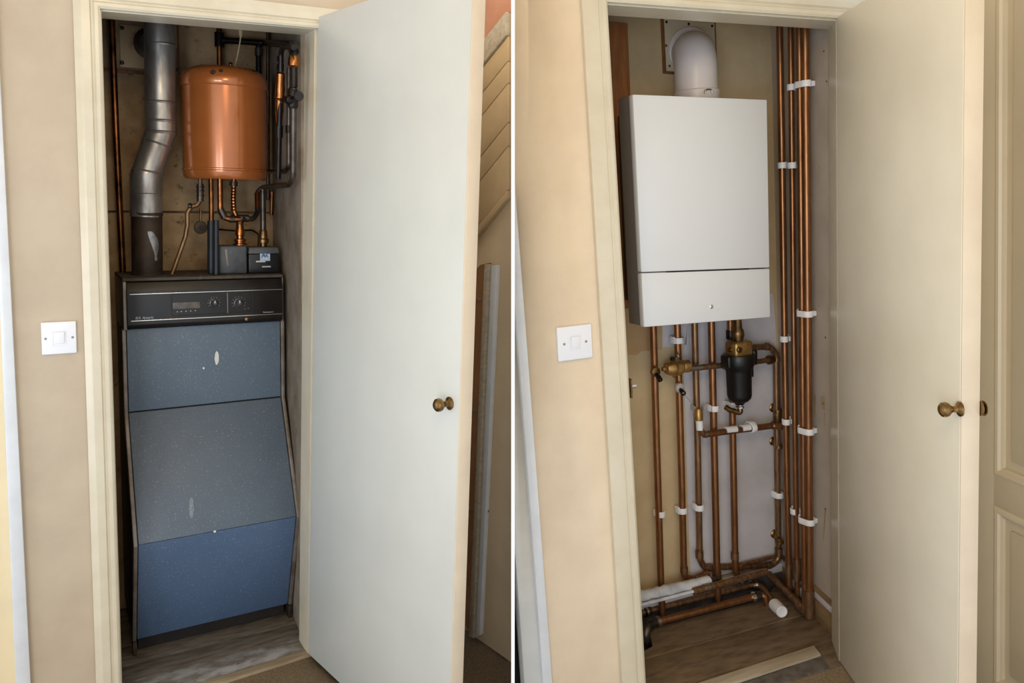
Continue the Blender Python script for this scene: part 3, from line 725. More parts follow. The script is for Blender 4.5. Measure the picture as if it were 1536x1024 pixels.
MB().tube([c + V(0, 0, .06), c + V(0, 0, .096)], .0125, 16).build('tee_leg', 'pipe_grey', gp)
# black pump
a, b = at(372.5, 371, PYP - .05), at(419, 408, PYP - .05)
bp_ = thing('circulating_pump', 'black pump with a blue and white sticker behind the boiler top right', 'pump', ((a.x + b.x) / 2, PYP, CT + .0005))
b.x = min(b.x, .585)
MB().box(a.x, b.x, PYP - .05, PYP + .04, CT + .0005, a.z - .022, .005, 3).build('housing', 'pump_black', bp_)
MB().prism([(a.x, PYP - .055, a.z - .022), (a.x + .004, PYP - .05, a.z), (b.x - .004, PYP - .05, a.z), (b.x, PYP - .055, a.z - .022)], (0, .098, 0), .003).build('lid', 'pump_grey', bp_)
q0, q1 = at(390, 380, PYP - .0505), at(405, 391, PYP - .0505)
MB().box(q0.x, q1.x, PYP - .0515, PYP - .0495, q1.z, q0.z).build('sticker', 'label_blue', bp_)
q0, q1 = at(384, 391, PYP - .0505), at(398, 393, PYP - .0505)
MB().box(q0.x, q1.x, PYP - .0515, PYP - .0495, q1.z, q0.z).build('lettering', 'ink', bp_)
q0, q1 = at(393, 399, PYP - .0505), at(406, 400.5, PYP - .0505)
MB().box(q0.x, q1.x, PYP - .0515, PYP - .0495, q1.z, q0.z).build('lettering', 'ink', bp_)
c = V(at(395, 372, PYP).x, PYP, a.z)
p = [at(395.5, 284, PYP), at(395, 368, PYP)]
p = [V(c.x, PYP, p[0].z), c]
o = pipe('feed_pipe', 'dull upright copper pipe dropping into the black pump', 'pipe', p, .0105, 'pipe_grey', 0)
MB().lathe([(.013, 0), (.013, .012), (.019, .014), (.019, .026), (.015, .03), (.014, .055), (.011, .06)], c, (0, 0, 1), 20).build('union', 'brass_old', o)
p = [at(327, 344, DEP - .02), at(352, 346, DEP - .02), at(378, 345, DEP - .02), at(388, 351, DEP - .03), at(387, 366, PYP + .03)]
p[-1] = V(p[-1].x, PYP + .03, a.z - .002)
pipe('thin_cable', 'thin brown cable looping along the wall into the black pump', 'cable', p, .003, 'pipe_black', .02, seg=8)
p = [at(438, 810, DEP - .1), at(450, 850, .25), at(452, 905, .25)]

# ================================================================== RIGHT: the new boiler cupboard
P = RP; CUR[0] = RP
at, atx, atz = P.at, P.atx, P.atz
DEP = .50
LB, LT, RT_, RB = V(.018, 0, 0), V(-.014, 0, 2.006), V(.762, 0, 1.990), V(.734, 0, 0)
mb = MB()
mb.prism([(-.270, 0, 0), (-.03, 0, 0), (-.03, 0, 2.5), (-.322, 0, 2.5)], (0, .1, 0))
mb.prism([(-.03, 0, 2.012), (.86, 0, 1.995), (.86, 0, 2.5), (-.03, 0, 2.5)], (0, .1, 0))
mb.box(.86, 1.75, 0.002, .1, 0, 2.5)
struct(mb.build('wall_right', 'hall_r', base=(0, 0, 0)), 'peach hall wall with a light switch beside the new boiler cupboard')
fr = MB().sweep([(o * 1.15, y) for o, y in ARCH], frame_path(LB, LT, RT_, RB, .046)).build('trim_11', 'gloss_cream', base=(0, 0, 0), smooth=20)
struct(fr, 'cream gloss moulded frame around the new boiler cupboard opening')
def lin_path(o, y):
    k = .66 * y
    return [V(LB.x - o, y, 0), V(LT.x - o, y, LT.z + o), V(RT_.x + o + k, y, RT_.z + o), V(RB.x + o + k, y, 0)]
MB().sweep([(-.004, .0), (.052, .0), (.052, .1), (-.004, .1)], lin_path).build('lining', 'gloss_cream', fr)
mb = MB().prism([(-.294, -.018, 0), (-.340, -.018, 2.4), (-.318, -.018, 2.4), (-.266, -.018, 0)], (0, .04, 0), .003)
struct(mb.build('trim_12', 'gloss_white', base=(-.29, 0, 0)), 'bluish white upright trim left of the peach wall')
# things left of that trim must stay on this side of the dividing board
sl_ = [(816, 1070), (790, 1070), (774, 843), (748, 520), (748, 400), (770, 455)]
mb = MB().prism([at(px, py, -.004) for px, py in sl_], (0, .03, 0))
struct(mb.build('trim_13', 'gloss_cool', base=at(795, 900, -.004)), 'white door lining beside the bluish trim at the bottom of the picture')
mb = MB().prism([at(px, py, .05) for px, py in ((812, 1075), (735, 1075), (735, 780), (790, 780))], (0, .02, 0))
struct(mb.build('wall_side', 'gap_dark', base=at(775, 950, .05)), 'near-black sheet painted for the unlit doorway gap at the bottom left of the new boiler side')  # near-black sheet put in for the darkness of the unlit gap

light_switch((-.151, 0, 1.131), .101, .090, 'white square light switch on the peach wall left of the new boiler')
# small steel catch in the left jamb
c = at(944, 580, .04)
o = MB().box(c.x - .003, c.x + .0015, .025, .055, c.z - .03, c.z + .025, .001).build('strike_plate', 'brass_old', base=c)
tag(o, 'small steel strike plate with a pin in the left door jamb', 'door catch')
MB().tube([c + V(-.001, -.0, .0), c + V(.021, -.0, .0)], .005, 14).build('pin', 'chrome', o)

# --- cupboard shell
w0, w1 = V(.831, .1, 0), V(.941, .5, 0)
wd = (w1 - w0).normalized(); wn = V(-wd.y, wd.x, 0).normalized()
if wn.dot(P.c - w0) < 0: wn = -wn
def hw(px, py, d): return P.hit(px, py, w0 + wn * d, wn)
mb = MB().box(-.05, 1.05, DEP, DEP + .03, -.05, 2.32)
struct(mb.build('wall_back', 'plaster_beige', base=(.4, DEP, 0)), 'beige plaster wall at the back of the new boiler cupboard')
wb = bpy.data.objects['wall_back.001']
# white plaster patch behind the pipes, with its ragged left edge; tan patches under the boiler
def backpoly(pix, th=.0012): return MB().prism([at(px, py, DEP - .0004 - th) for px, py in pix], (0, th, 0))
backpoly([(1029, 505), (1024, 527), (1027, 610), (1030, 700), (1033, 800), (1036, 868), (1078, 868), (1176, 850), (1172, 700), (1164, 500), (1160, 440), (1100, 440), (1032, 470)]).build('plaster_patch', 'plaster_lilac', wb)
backpoly([(994, 480), (994, 521), (1030, 517), (1031, 480)]).build('plaster_patch', 'plaster_lilac', wb)
backpoly([(930, 470), (993, 470), (993, 524), (962, 527), (954, 533), (934, 530)], .0009).build('tan_patch', 'plaster_tan', wb)
mb = MB().prism([w0, w1 + wd * .02, w1 + wd * .02 + V(.1, 0, 0), w0 + V(.2, 0, 0)], (0, 0, 2.34))
o = struct(mb.build('wall_side', 'wall_r_side', base=w0), 'grey-beige side wall behind the tall copper pipes')
for pix in ([(1231, 595), (1236, 592), (1238, 604), (1237, 616), (1233, 612), (1231, 606)], [(1236, 620), (1238, 618), (1238, 640), (1236, 634)], [(1221, 590), (1224, 592), (1223, 622), (1221, 628)], [(1237, 762), (1239.5, 763), (1236, 806), (1234.5, 812)]):
    MB().prism([hw(px, py, .0006) for px, py in pix], wn * .0004).build('rust_stain', 'stain', o)
for px, py in ((1234.8, 605), (1236, 77), (1240, 122), (1238.5, 506), (1238.5, 763)):
    MB().lathe([(.003, 0), (.003, .0015), (0, .002)], hw(px, py, .0006), wn, 10).build('screw_hole', 'filler_brown', o)
mb = MB().box(-.06, -.03, .1, DEP, -.05, 2.32)
struct(mb.build('wall_side', 'plaster_beige', base=(-.28, .3, 0)), 'left side wall of the new boiler cupboard')
mb = MB().box(-.06, 1.05, .1, DEP + .03, 2.2, 2.24)
struct(mb.build('ceiling', 'plaster_beige', base=(.3, .3, 2.2)), 'beige ceiling of the new boiler cupboard')
# --- floors
mb = MB()
a0, a1 = atz(965, 988), atz(1197, 924)
ly = lambda x: a0.y + (a1.y - a0.y) * (x - a0.x) / (a1.x - a0.x)
mb.prism([(-.045, .10, 0), (.96, .10, 0), (.96, ly(.96) - .0012, 0), (-.045, ly(-.045) - .0012, 0)], (0, 0, -.02), .0015)
F = [atz(*q) for q in ((968, 975), (979, 969), (974, 947), (986, 940), (1150, 897), (1160, 881))]
mb.prism([(-.045, ly(-.045) + .0012, 0), (.96, ly(.96) + .0012, 0), (.96, F[5].y, 0)] + list(reversed(F)) + [(-.045, F[0].y - .002, 0)], (0, 0, -.02))
struct(mb.build('floor', 'boards_r', base=(.4, .3, 0)), 'brown floorboards under the new white boiler')
mb = MB().prism([(-.045, ly(-.045) - .0016, -.0005), (.93, ly(.93) - .0016, -.0005), (.93, ly(.93) + .0016, -.0005), (-.045, ly(-.045) + .0016, -.0005)], (0, 0, -.008))
struct(mb.build('trim_14', 'wood_tan', base=(.5, ly(.5), 0)), 'pale filled joint line between the brown floorboards')
mb = MB().box(-.045, 1.02, .1, DEP + .03, -.075, -.045)
struct(mb.build('floor', 'underfloor', base=(.4, .4, -.075)), 'dark underfloor strip below the floor pipes')
a, b = atz(1055, 1024), atz(1222, 972)
a2, b2 = atz(1120, 1024), atz(1229, 983)
yA, yB = (a.y + b.y) / 2, (a2.y + b2.y) / 2
mb = MB().prism([(.02, yB, .001), (b2.x, yB, .001), (b.x, yA, .001), (.02, yA, .001)], (0, 0, .008), .0015)
struct(mb.build('trim_15', 'pale_strip', base=(.5, yA, 0)), 'pale wooden strip lying along the threshold of the new boiler cupboard')
mb = MB().prism([(-.02, -.012, 0), (.74, -.012, 0), (.78, .1, 0), (.60, .1, 0), (.60, yB, 0), (-.02, yB, 0)], (0, 0, -.02), .001)
struct(mb.build('trim_16', 'grey_sill', base=(.4, .03, 0)), 'grey worn sill in front of the pale strip')
mb = MB().prism([(b2.x - .02, -.014, .0015), (.742, -.014, .0015), (.80, .10, .0015), (b.x + .012, .10, .0015)], (0, 0, -.004), .001)
struct(mb.build('trim_17', 'boards_r', base=(.72, .05, 0)), 'brown board end at the right of the threshold')
mb = MB().box(-.33, 1.75, -1.4, -.013, -.03, -.004)
struct(mb.build('floor', 'carpet_pale', base=(.4, -.6, 0)), 'pale brown hall floor in front of the new boiler cupboard')
# --- skirting along the right wall: brown board, white band, thin brown bead
def along(z0, z1, th, nm, m, par=None, label=None):
    mb = MB().prism([w0 + wd * .004 + V(0, 0, z0) + wn * .0006, w1 - wd * .004 + V(0, 0, z0) + wn * .0006, w1 - wd * .004 + V(0, 0, z1) + wn * .0006, w0 + wd * .004 + V(0, 0, z1) + wn * .0006], wn * th, .001)
    o = mb.build(nm, m, par, base=None if par else w0)
    if label: struct(o, label)
    return o
sk = along(.0, .074, .012, 'baseboard_right', 'skirt_brown', None, 'brown skirting with a white upper band along the right cupboard wall')
along(.075, .100, .013, 'white_band', 'plaster_lilac', sk)
along(.101, .110, .016, 'bead', 'skirt_brown', sk)
mb = MB().box(-.045, .955, DEP - .012, DEP - .0006, .052, .085, .001)
sk = struct(mb.build('baseboard_back', 'plaster_lilac', base=(.4, DEP, 0)), 'pale skirting at the foot of the back wall behind the pipes')
MB().box(-.045, .95, DEP - .012, DEP - .0006, .0855, .095, .001).build('bead', 'wood_tan', sk)
MB().box(-.045, .95, DEP - .010, DEP - .0006, -.04, .0515, .001).build('dark_lower_band', 'underfloor', sk)
# white cloth-like patch on the right skirting
mb = MB().prism([hw(px, py, .0167) for px, py in ((1187, 872), (1190, 868), (1200, 880), (1214, 890), (1214, 905), (1206, 899), (1196, 890))], wn * .0022, .0008)
tag(mb.build('plaster_rag', 'foam', base=hw(1200, 890, .019)), 'white ragged patch hanging behind the tall pipes near the floor', 'patch')
# wooden board on the back wall left of the boiler
a, b = at(912, 35, DEP), at(938, 37, DEP)
mb = MB().prism([(a.x - .10, DEP - .018, a.z), (b.x - .002, DEP - .018, b.z), (at(944, 200, DEP).x, DEP - .018, 1.13), (a.x - .10, DEP - .018, 1.13)], (0, .0175, 0), .001)
tag(mb.build('wooden_board', 'wood_brown', base=(a.x, DEP, 1.13)), 'brown wooden board fixed upright on the back wall left of the white boiler', 'board')

# --- open door
hung_door(2, V(.729, -.003, 0), V(.757, -.003, 2.0), 113.4, .70, .004, 1.995, .042,
          'plain off-white open door in front of the new boiler cupboard with a round brass knob', (1420, 614), 'door_edge', 'door_warm')
# --- panelled door on the hall side beyond
q0 = V(*(P.R.transposed() @ (Vector(((1462 - CX) / F_PX * 2.15, (640 - CY) / F_PX * 2.15, 2.15)) - P.t)))
dv = P.R.transposed() @ Vector(((581 - CX) / F_PX, (321 - CY) / F_PX, 1)); dv.z = 0; dv.normalize()
pw0 = V(q0.x, q0.y, 0); pd = -dv; pn = V(-pd.y, pd.x, 0)
if pn.dot(P.c - pw0) < 0: pn = -pn
def ph(px, py, d=0.0): return P.hit(px, py, pw0 + pn * d, pn)
def u_of(p): return (p - pw0).dot(pd)
T = Matrix(((pd.x, -pn.x, 0, pw0.x), (pd.y, -pn.y, 0, pw0.y), (0, 0, 1, 0), (0, 0, 0, 1)))
uL = u_of(ph(1490, 900)); zR1 = ph(1490, 712).z; zR0 = ph(1490, 757).z
W2 = .62; sti = uL + .0
d0 = -.14
mb = MB()
mb.box(d0, sti, 0, .035, .003, 2.35, .001, 2, T)
mb.box(sti, sti + W2, 0, .035, zR0, zR1, .0005, 2, T)
mb.box(sti, sti + W2, .012, .035, zR1, 2.2, 0, 2, T)
mb.box(sti, sti + W2, .012, .035, .15, zR0, 0, 2, T)
mb.box(sti, sti + W2, 0, .035, .003, .15, .0005, 2, T)
mb.box(sti, sti + W2, 0, .035, 2.2, 2.35, .0005, 2, T)
mb.box(sti + W2, sti + W2 + .12, 0, .035, .003, 2.35, .001, 2, T)
o = mb.build('door_5', 'door_far', localframe=T); struct(o, 'white panelled door at the far right edge of the picture')
for (za, zb_) in ((zR1, 2.2), (.15, zR0)):
    prof = [(0, .0), (.0, .016), (.028, .016), (.026, .006), (.020, .003), (.016, -.003), (.008, -.004), (.003, -.001)]
    def pp(off, y, za=za, zb_=zb_): return [T @ V(sti + off, y, za + off), T @ V(sti + off, y, zb_ - off), T @ V(sti + W2 - off, y, zb_ - off), T @ V(sti + W2 - off, y, za + off), T @ V(sti + off, y, za + off)]
    MB().sweep(prof, pp).build('panel_moulding', 'door_far', o, smooth=20)
    MB().box(sti + .05, sti + W2 - .05, .006, .014, za + .05, zb_ - .05, .004, 2, T).build('raised_panel', 'door_far', o)

# ------------------------------------------------------------------ the white boiler
BY = .20
b0, b1 = at(949, 141, BY), at(1151, 149, BY)
b2_, b3 = at(1156, 476, BY), at(966, 491, BY)
bxl, bxr = (b0.x + b3.x) / 2, (b1.x + b2_.x) / 2
sl0, sl1 = at(962, 409, BY), at(1155, 402, BY)
bl = thing('wall_boiler', 'white wall-hung boiler with a glossy front and lower flap', 'boiler', ((bxl + bxr) / 2, DEP, b3.z))
SD = .088       # depth of the front casing
tl, tr_, br_, bl_ = V(b0.x, BY, b0.z), V(b1.x, BY, b1.z), V(b2_.x, BY, b2_.z), V(b3.x, BY, b3.z)
sL, sR = V(tl.x + (bl_.x - tl.x) * (tl.z - sl0.z) / (tl.z - bl_.z), BY, sl0.z), V(tr_.x + (br_.x - tr_.x) * (tr_.z - sl1.z) / (tr_.z - br_.z), BY, sl1.z)
g = V(0, 0, .0014)
MB().prism([tl, tr_, sR + g, sL + g], (0, .026, 0), .005).build('front_cover', 'boiler_white', bl)
flap = MB().prism([sL - g, sR - g, br_, bl_], (0, .026, 0), .005).build('lower_flap', 'boiler_white', bl)
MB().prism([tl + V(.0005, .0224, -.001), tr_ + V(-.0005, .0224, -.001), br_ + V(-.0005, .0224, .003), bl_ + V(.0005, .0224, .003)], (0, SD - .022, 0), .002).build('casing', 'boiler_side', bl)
p0, p1 = lerp(sL, sR, .02), lerp(sL, sR, .20)
MB().tube([lerp(sL, sR, .19) + V(0, .004, 0), lerp(sL, sR, .83) + V(0, .004, 0)], .0022, 8).build('seam_shadow_strip', 'seam_shade_black', bl)  # black strip laid in to give the seam its shade
MB().prism([V(.285, BY + SD + .001, tl.z - .03), V(.635, BY + SD + .001, tr_.z - .03), V(.635, BY + SD + .001, br_.z + .05), V(.285, BY + SD + .001, bl_.z + .05)], (0, DEP - .0195 - BY - SD, 0), .003).build('chassis', 'chassis', bl)
c = P.hit(1067, 460, (0, BY, 0), (0, 1, 0))
em = MB().lathe([(.0062, -.004), (.0062, .002), (.005, .003), (0, .0032)], c, (0, -1, 0), 20).build('button', 'chrome', flap)
MB().tube([c + V(.008, -.0012, -.001), c + V(.020, -.0014, -.005), c + V(.030, -.0012, -.012)], .0016, 8, .01, radii=None).build('swoosh', 'clip', flap)

# ------------------------------------------------------------------ flue elbow and wall plate
FY2 = .36
f0, f1 = at(1017.5, 128, FY2), at(1070.5, 128, FY2)
fr2 = (f1.x - f0.x) / 2; fx = (f0.x + f1.x) / 2
ce = at(1034, 76, DEP - .02)
fl = thing('flue_elbow', 'off-white flue elbow from the top of the white boiler into the wall', 'flue pipe', (fx, FY2, tl.z - .03))
top = V(fx, FY2, ce.z - .022)
MB().tube([V(fx, FY2, tl.z - .029), top, V(ce.x + .012, DEP - .009, ce.z - .012)], fr2, 40, .075).build('bend', 'flue_white', fl, smooth=60)
MB().lathe([(fr2 * 1.02, -.02), (fr2 * 1.09, -.018), (fr2 * 1.09, .030), (fr2 * 1.04, .034), (fr2 * 1.02, .034)], V(fx, FY2, tl.z + .0), (0, 0, 1), 40).build('collar', 'flue_white', fl)
c = P.hit(1062, 139, (0, FY2 - fr2 * 1.12, 0), (0, 1, 0))
MB().tube([c + V(-.012, 0, -.002), c + V(-.01, 0, .008), c + V(.002, 0, .011), c + V(.015, 0, .008), c + V(.015, 0, -.002)], .003, 8, .006).build('clamp_clip', 'chrome', fl)
MB().lathe([(fr2 * 1.02, .0), (fr2 * 1.14, .001), (fr2 * 1.14, .018), (fr2 * 1.02, .022)], V(ce.x + .006, DEP - .0075, ce.z), (-.2, -1, 0), 40).build('wall_ring', 'flue_white', fl)
q = [at(px, py, DEP - .004) for px, py in ((996, 28), (1072, 36), (1075, 113), (1000, 106))]
pl = thing('flue_plate', 'white square board screwed to the wall behind the white flue elbow', 'wall plate', (ce.x, DEP, q[2].z))
MB().prism(q, (0, .0035, 0), .001).build('sheet', 'flue_plate', pl)
def bead(pix, w=.004):
    MB().prism([at(px, py, DEP - .0055) for px, py in pix], (0, .0052, 0), .0006).build('sealant_edge', 'filler_brown', pl)
bead([(991.5, 25), (995.5, 25.5), (999.5, 107), (995, 109)]); bead([(995, 106.5), (1019, 108), (1019, 112), (995, 110)])
bead([(1072.2, 34), (1073.6, 34), (1076.4, 113), (1074.6, 113)]); bead([(1070.5, 111.5), (1076.4, 112), (1075.5, 115), (1070.5, 115)])
for px, py in ((999.5, 33), (1068, 39), (1004, 99), (1033, 36), (1073, 103), (999, 68.5), (1067, 74.5)):
    MB().lathe([(.0045, 0), (.0045, .0015), (.002, .003), (0, .003)], at(px, py, DEP - .0042), (0, -1, 0), 12).build('screw', 'brass_old' if py > 50 else 'pipe_black', pl)

# ------------------------------------------------------------------ pipes on the back wall
YW = DEP - .034
YBK, YFR = DEP - .0135, DEP - .040
R22 = .0122
def pw(pix, y=YW): return [at(px, py, y) for px, py in pix]
def ztop(p, z): return V(p.x, p.y, z)
bz = bl_.z
UP = bz + .06
# 1
p = pw([(980.5, 495), (986, 700), (991.5, 880), (993, 905)]); p[0] = ztop(p[0], UP); p[-1] = ztop(p[-1], -.03)
p1_ = pipe('copper_pipe', 'upright copper pipe furthest left under the white boiler', 'pipe', p, R22, 'copper', 0)
# 2
p = pw([(1016.5, 495), (1022, 700), (1026, 866), (1040, 868), (1062, 866)]); p[0] = ztop(p[0], UP); p[4] = V(p[4].x, p[4].y, p[3].z + .006)
p2_ = pipe('copper_pipe', 'second upright copper pipe from the left, turning right near the floor', 'pipe', p, R22, 'copper', .03)
collar(p2_, *pw([(1026, 850), (1026.2, 858)]), .0145); collar(p2_, *pw([(1042, 868), (1048, 867.5)]), .0148, 'solder')
collar(p2_, *pw([(1050, 867.5), (1055, 867)]), .0148, 'solder')
# 3
p = pw([(1042.5, 492), (1047, 690)]) + pw([(1049.5, 838), (1056, 851), (1158, 847), (1168, 838)], YBK) + pw([(1166, 700), (1164, 530), (1154, 519.5), (1120, 521.5)])
p[0] = ztop(p[0], UP)
p3_ = pipe('copper_pipe', 'copper pipe looping down from the boiler, along the floor and up to the filter head', 'pipe', p, R22 * .96, 'copper_dull', .03)
for a_, b_ in (((1060, 851), (1066, 850.8)), ((1108, 849.2), (1116, 848.8)), ((1150, 847.5), (1155, 847.2))):
    collar(p3_, *pw([a_, b_], YBK), .0142, 'copper_dull')
for a_, b_ in (((1049, 826), (1049.3, 836)), ((1168, 822), (1168, 832)), ((1152, 519.6), (1149, 519.8)), ((1164.2, 541), (1164.2, 536))):
    collar(p3_, *pw([a_, b_]), .0148, 'copper_dull')
collar(p3_, *pw([(1166, 619), (1166, 632)]), .0155, 'brass_old')
# 4
p = pw([(1067.5, 490), (1072, 700), (1075.5, 860), (1077, 895)], YFR); p[0] = ztop(p[0], UP); p[-1] = ztop(p[-1], -.03)
p4_ = pipe('copper_pipe', 'fourth upright copper pipe, straight down behind the cross pipe to the floor', 'pipe', p, R22 * 1.05, 'copper', 0)
collar(p4_, *pw([(1075.2, 858), (1075.7, 868)], YFR), .0165, 'copper_dull', 'elbow')
# 5
p = pw([(1096, 490), (1099, 640), (1103, 855), (1108, 869), (1148, 858)], YFR); p[0] = ztop(p[0], UP); p[4] = V(p[4].x, p[4].y, p[3].z + .002)
p5_ = pipe('copper_pipe', 'upright copper pipe behind the black filter, turning right near the floor', 'pipe', p, R22, 'copper', .03)
collar(p5_, *pw([(1102, 828), (1102.2, 838)], YFR), .0148); collar(p5_, *pw([(1112, 868), (1118, 867)], YFR), .0148, 'solder')
collar(p5_, *pw([(1095.8, 495), (1096, 508)], YFR), .0165, 'pipe_black', 'union')
MB().box(*(lambda a, b: (a.x, b.x, YW - .0135, YW - .0105, b.z, a.z))(*pw([(1095.5, 656), (1100.5, 664.5)])), .0006).build('white_tape', 'tape', p5_)
# cross pipe at mid height
YX = YFR - .027
p = [at(1049, 628, YX + .012), at(1049.5, 642, YX), at(1055, 651.5, YX), at(1160, 638, YX), at(1173, 640, YX - .03)]
xp = pipe('cross_pipe', 'sloping copper cross pipe with white tape and a white clip', 'pipe', p, R22 * .95, 'copper', .022)
MB().lathe([(.011, -.02), (.0145, -.016), (.0155, .0), (.0145, .024), (.011, .03)], at(1048, 625, YX + .012), (0, 0, 1), 20).build('fitting', 'brass', xp)
collar(xp, at(1048.8, 631, YX + .004), at(1049.8, 645, YX), .0125, 'tape', 'white_tape')
collar(xp, at(1055.5, 651.4, YX), at(1060, 651, YX), .0128, 'solder')
for (xa, ya_), (xb, yb_) in (((1088, 646.2), (1104, 644.6)), ((1112, 643.6), (1124, 642))):
    MB().tube([at(xa, ya_ - 1, YX), at(xb, yb_ - 1, YX)], .0132, 16).build('white_tape', 'tape', xp)
MB().lathe([(.0115, 0), (.0155, .003), (.0155, .012), (.0115, .016)], at(1158, 638.2, YX), (1, 0, .05), 20).build('elbow', 'brass_old', xp)
# filter
YFI = .395
fc = at(1108.5, 570, YFI)
zf = lambda py: at(1108.5, py, YFI - .03).z
fil = thing('magnetic_filter', 'black cylindrical filter with a brass head under the white boiler', 'filter', (fc.x, YFI, zf(622)))
fxr = (at(1124, 570, YFI).x - at(1094, 570, YFI).x) / 2
MB().lathe([(0, zf(611)), (fxr * .36, zf(610.5)), (fxr * .42, zf(608)), (fxr * .72, zf(605)), (fxr * .93, zf(601)), (fxr, zf(596)), (fxr * 1.03, zf(560)), (fxr * 1.1, zf(556)), (fxr * 1.22, zf(552)), (fxr * 1.3, zf(547)), (fxr * 1.32, zf(538)), (fxr * 1.26, zf(534)), (0, zf(533))], (fc.x, YFI, 0), (0, 0, 1), 40).build('body', 'filter', fil)
for sx, sc in ((-1, 1), (1, 1)):
    MB().box(fc.x + sx * fxr * 1.25 - .010, fc.x + sx * fxr * 1.25 + .010, YFI - .028, YFI + .02, zf(552), zf(533 if sx < 0 else 528), .007, 3).build('lug', 'filter', fil)
MB().box(fc.x + fxr * 1.0, fc.x + fxr * 1.32, YFI - .012, YFI + .012, zf(571), zf(553), .004, 3).build('side_lever', 'filter', fil)
hb0, hb1 = at(1094, 515, YFI), at(1121, 515, YFI)
hd = MB().box(hb0.x, hb1.x, YFI - .034, YFI + .03, zf(537), zf(513), .011, 3).build('brass_head', 'brass', fil)
MB().lathe([(fxr * .85, zf(540)), (fxr * .8, zf(533)), (fxr * .6, zf(530))], (fc.x, YFI, 0), (0, 0, 1), 30).build('brass_neck', 'brass', fil)
c = V(at(1108.5, 524, YFI - .034).x, YFI - .034, zf(524))
MB().lathe([(.010, -.002), (.010, .005), (.0075, .007), (.0075, .005), (.004, .005), (.004, .007), (0, .007)], c, (0, -1, 0), 24).build('screw_plug', 'brass_old', hd)
MB().lathe([(.009, 0), (.009, .008), (.0, .009)], (hb0.x + .001, YFI - .005, zf(525)), (-1, 0, 0), 16).build('side_plug', 'brass_old', hd)
tp = V(at(1106.5, 490, YFI).x, YFI, 0)
MB().lathe([(.010, zf(514)), (.018, zf(512)), (.019, zf(509)), (.0225, zf(505)), (.021, zf(498)), (.015, zf(494)), (.011, UP - .02), (.011, UP - .005), (0, UP - .005)], tp, (0, 0, 1), 24).build('compression_union', 'brass_old', fil)
dz = zf(610)
dr = MB().lathe([(.009, 0), (.015, .002), (.015, .008), (.011, .010), (.011, .017)], (fc.x, YFI, dz - .016), (0, 0, 1), 8).build('drain_nut', 'chrome', fil)
MB().tube([V(fc.x, YFI, dz - .012), V(fc.x + .001, YFI - .004, dz - .033), V(fc.x - .022, YFI + .03, dz - .024), V(fc.x - .028, YFI + .044, dz - .016)], .0095, 16, .014).build('drain_elbow', 'brass_old', fil)
# return pipe from filter to the right riser
p = [V(fc.x + fxr * 1.3, YFI + .004, zf(543.5)), at(1150, 540.5, YW - .014), at(1164, 537, YW - .012)]
p = [at(1128, 543.5, YW - .03), at(1152, 540, YW - .02)]
o = pipe('copper_pipe', 'short copper pipe from the filter body to the tee on the right riser', 'pipe', p, .0095, 'copper_dull', 0)
MB().lathe([(.010, 0), (.0165, .003), (.0165, .015), (.0125, .02), (.0125, .03)], at(1151, 540.2, YW - .02), (1, 0, .02), 20).build('tee', 'brass_old', o)
# brass valve on pipe 2 and its branch to the filter
YV = YW - .036
vc0, vc1 = at(993, 553.5, YV), at(1033, 548.5, YV)
L_ = (vc1 - vc0).length; ax = (vc1 - vc0).normalized()
vv = MB().lathe([(0, 0), (.007, .001), (.009, .006), (.009, .012), (.018, .016), (.025, .028), (.0265, .042), (.023, .044), (.023, .047), (.029, .049), (.029, .066), (.025, .068), (.025, .074), (.021, .080), (.019, L_ - .028), (.022, L_ - .022), (.022, L_ - .002), (.014, L_), (0, L_)], vc0, ax, 32)
o = vv.build('brass_valve', 'brass', base=vc0); tag(o, 'bulbous brass valve lying across the second pipe below the boiler', 'valve')
cv = lerp(vc0, vc1, .62)
MB().tube([cv + V(0, .01, .0), cv + V(0, .012, .032)], .011, 16).build('bleed_boss', 'brass_old', o)
MB().lathe([(.005, 0), (.007, .004), (.007, .014), (.004, .016), (0, .016)], cv + V(.0, .002, .03), (0, -.1, 1), 12).build('bleed_screw', 'solder', o)
MB().tube([cv + V(.01, .005, -.012), cv + V(-.004, .03, -.032)], .013, 16).build('body_branch', 'brass', o)
MB().lathe([(.004, 0), (.007, .002), (.007, .012), (.0, .013)], lerp(vc0, vc1, .38) + V(0, 0, .026), (0, -.2, 1), 10).build('cap_screw', 'pipe_black', o)
p = [at(1033, 552.5, YV), at(1092, 547, YV)]
bo = pipe('copper_pipe', 'horizontal copper pipe joining the brass valve to the black filter', 'pipe', p, .0105, 'copper_dull', 0)
MB().lathe([(.011, 0), (.015, .002), (.015, .014), (.011, .017)], at(1090.5, 547.2, YV), (-1, 0, 0), 20).build('compression_nut', 'brass', bo)
collar(bo, at(1036, 552.2, YV), at(1052, 550.8, YV), .0112, 'solder', 'solder_joint')
# drain cocks
def drain_cock(px, py, ex, ey, label, m0):
    c = at(px, py, YW - .022); e = at(ex, ey, YW - .062)
    t = thing('drain_cock', label, 'drain cock', c)
    MB().lathe([(.009, -.010), (.016, -.007), (.018, 0), (.016, .007), (.009, .010)], c + V(0, -.004, 0), (0, -1, .0), 20).build('body', m0, t)
    d = (e - c).normalized(); l = (e - c).length
    MB().lathe([(.006, 0), (.006, l * .6), (.009, l * .62), (.009, l), (.006, l + .001), (.006, l - .006), (0, l - .006)], c, d, 18).build('spout', 'pipe_black', t)
    MB().lathe([(.0045, 0), (.0045, .003), (0, .0035)], e - d * .006, d, 12).build('square_spindle', 'chrome', t)
    return t
drain_cock(982, 557, 990.5, 570, 'drain cock with a dark spout on the leftmost pipe', 'brass_old')
drain_cock(1018, 581, 1025.5, 590, 'drain cock with a grey body on the second pipe under the brass valve', 'clip_grey')

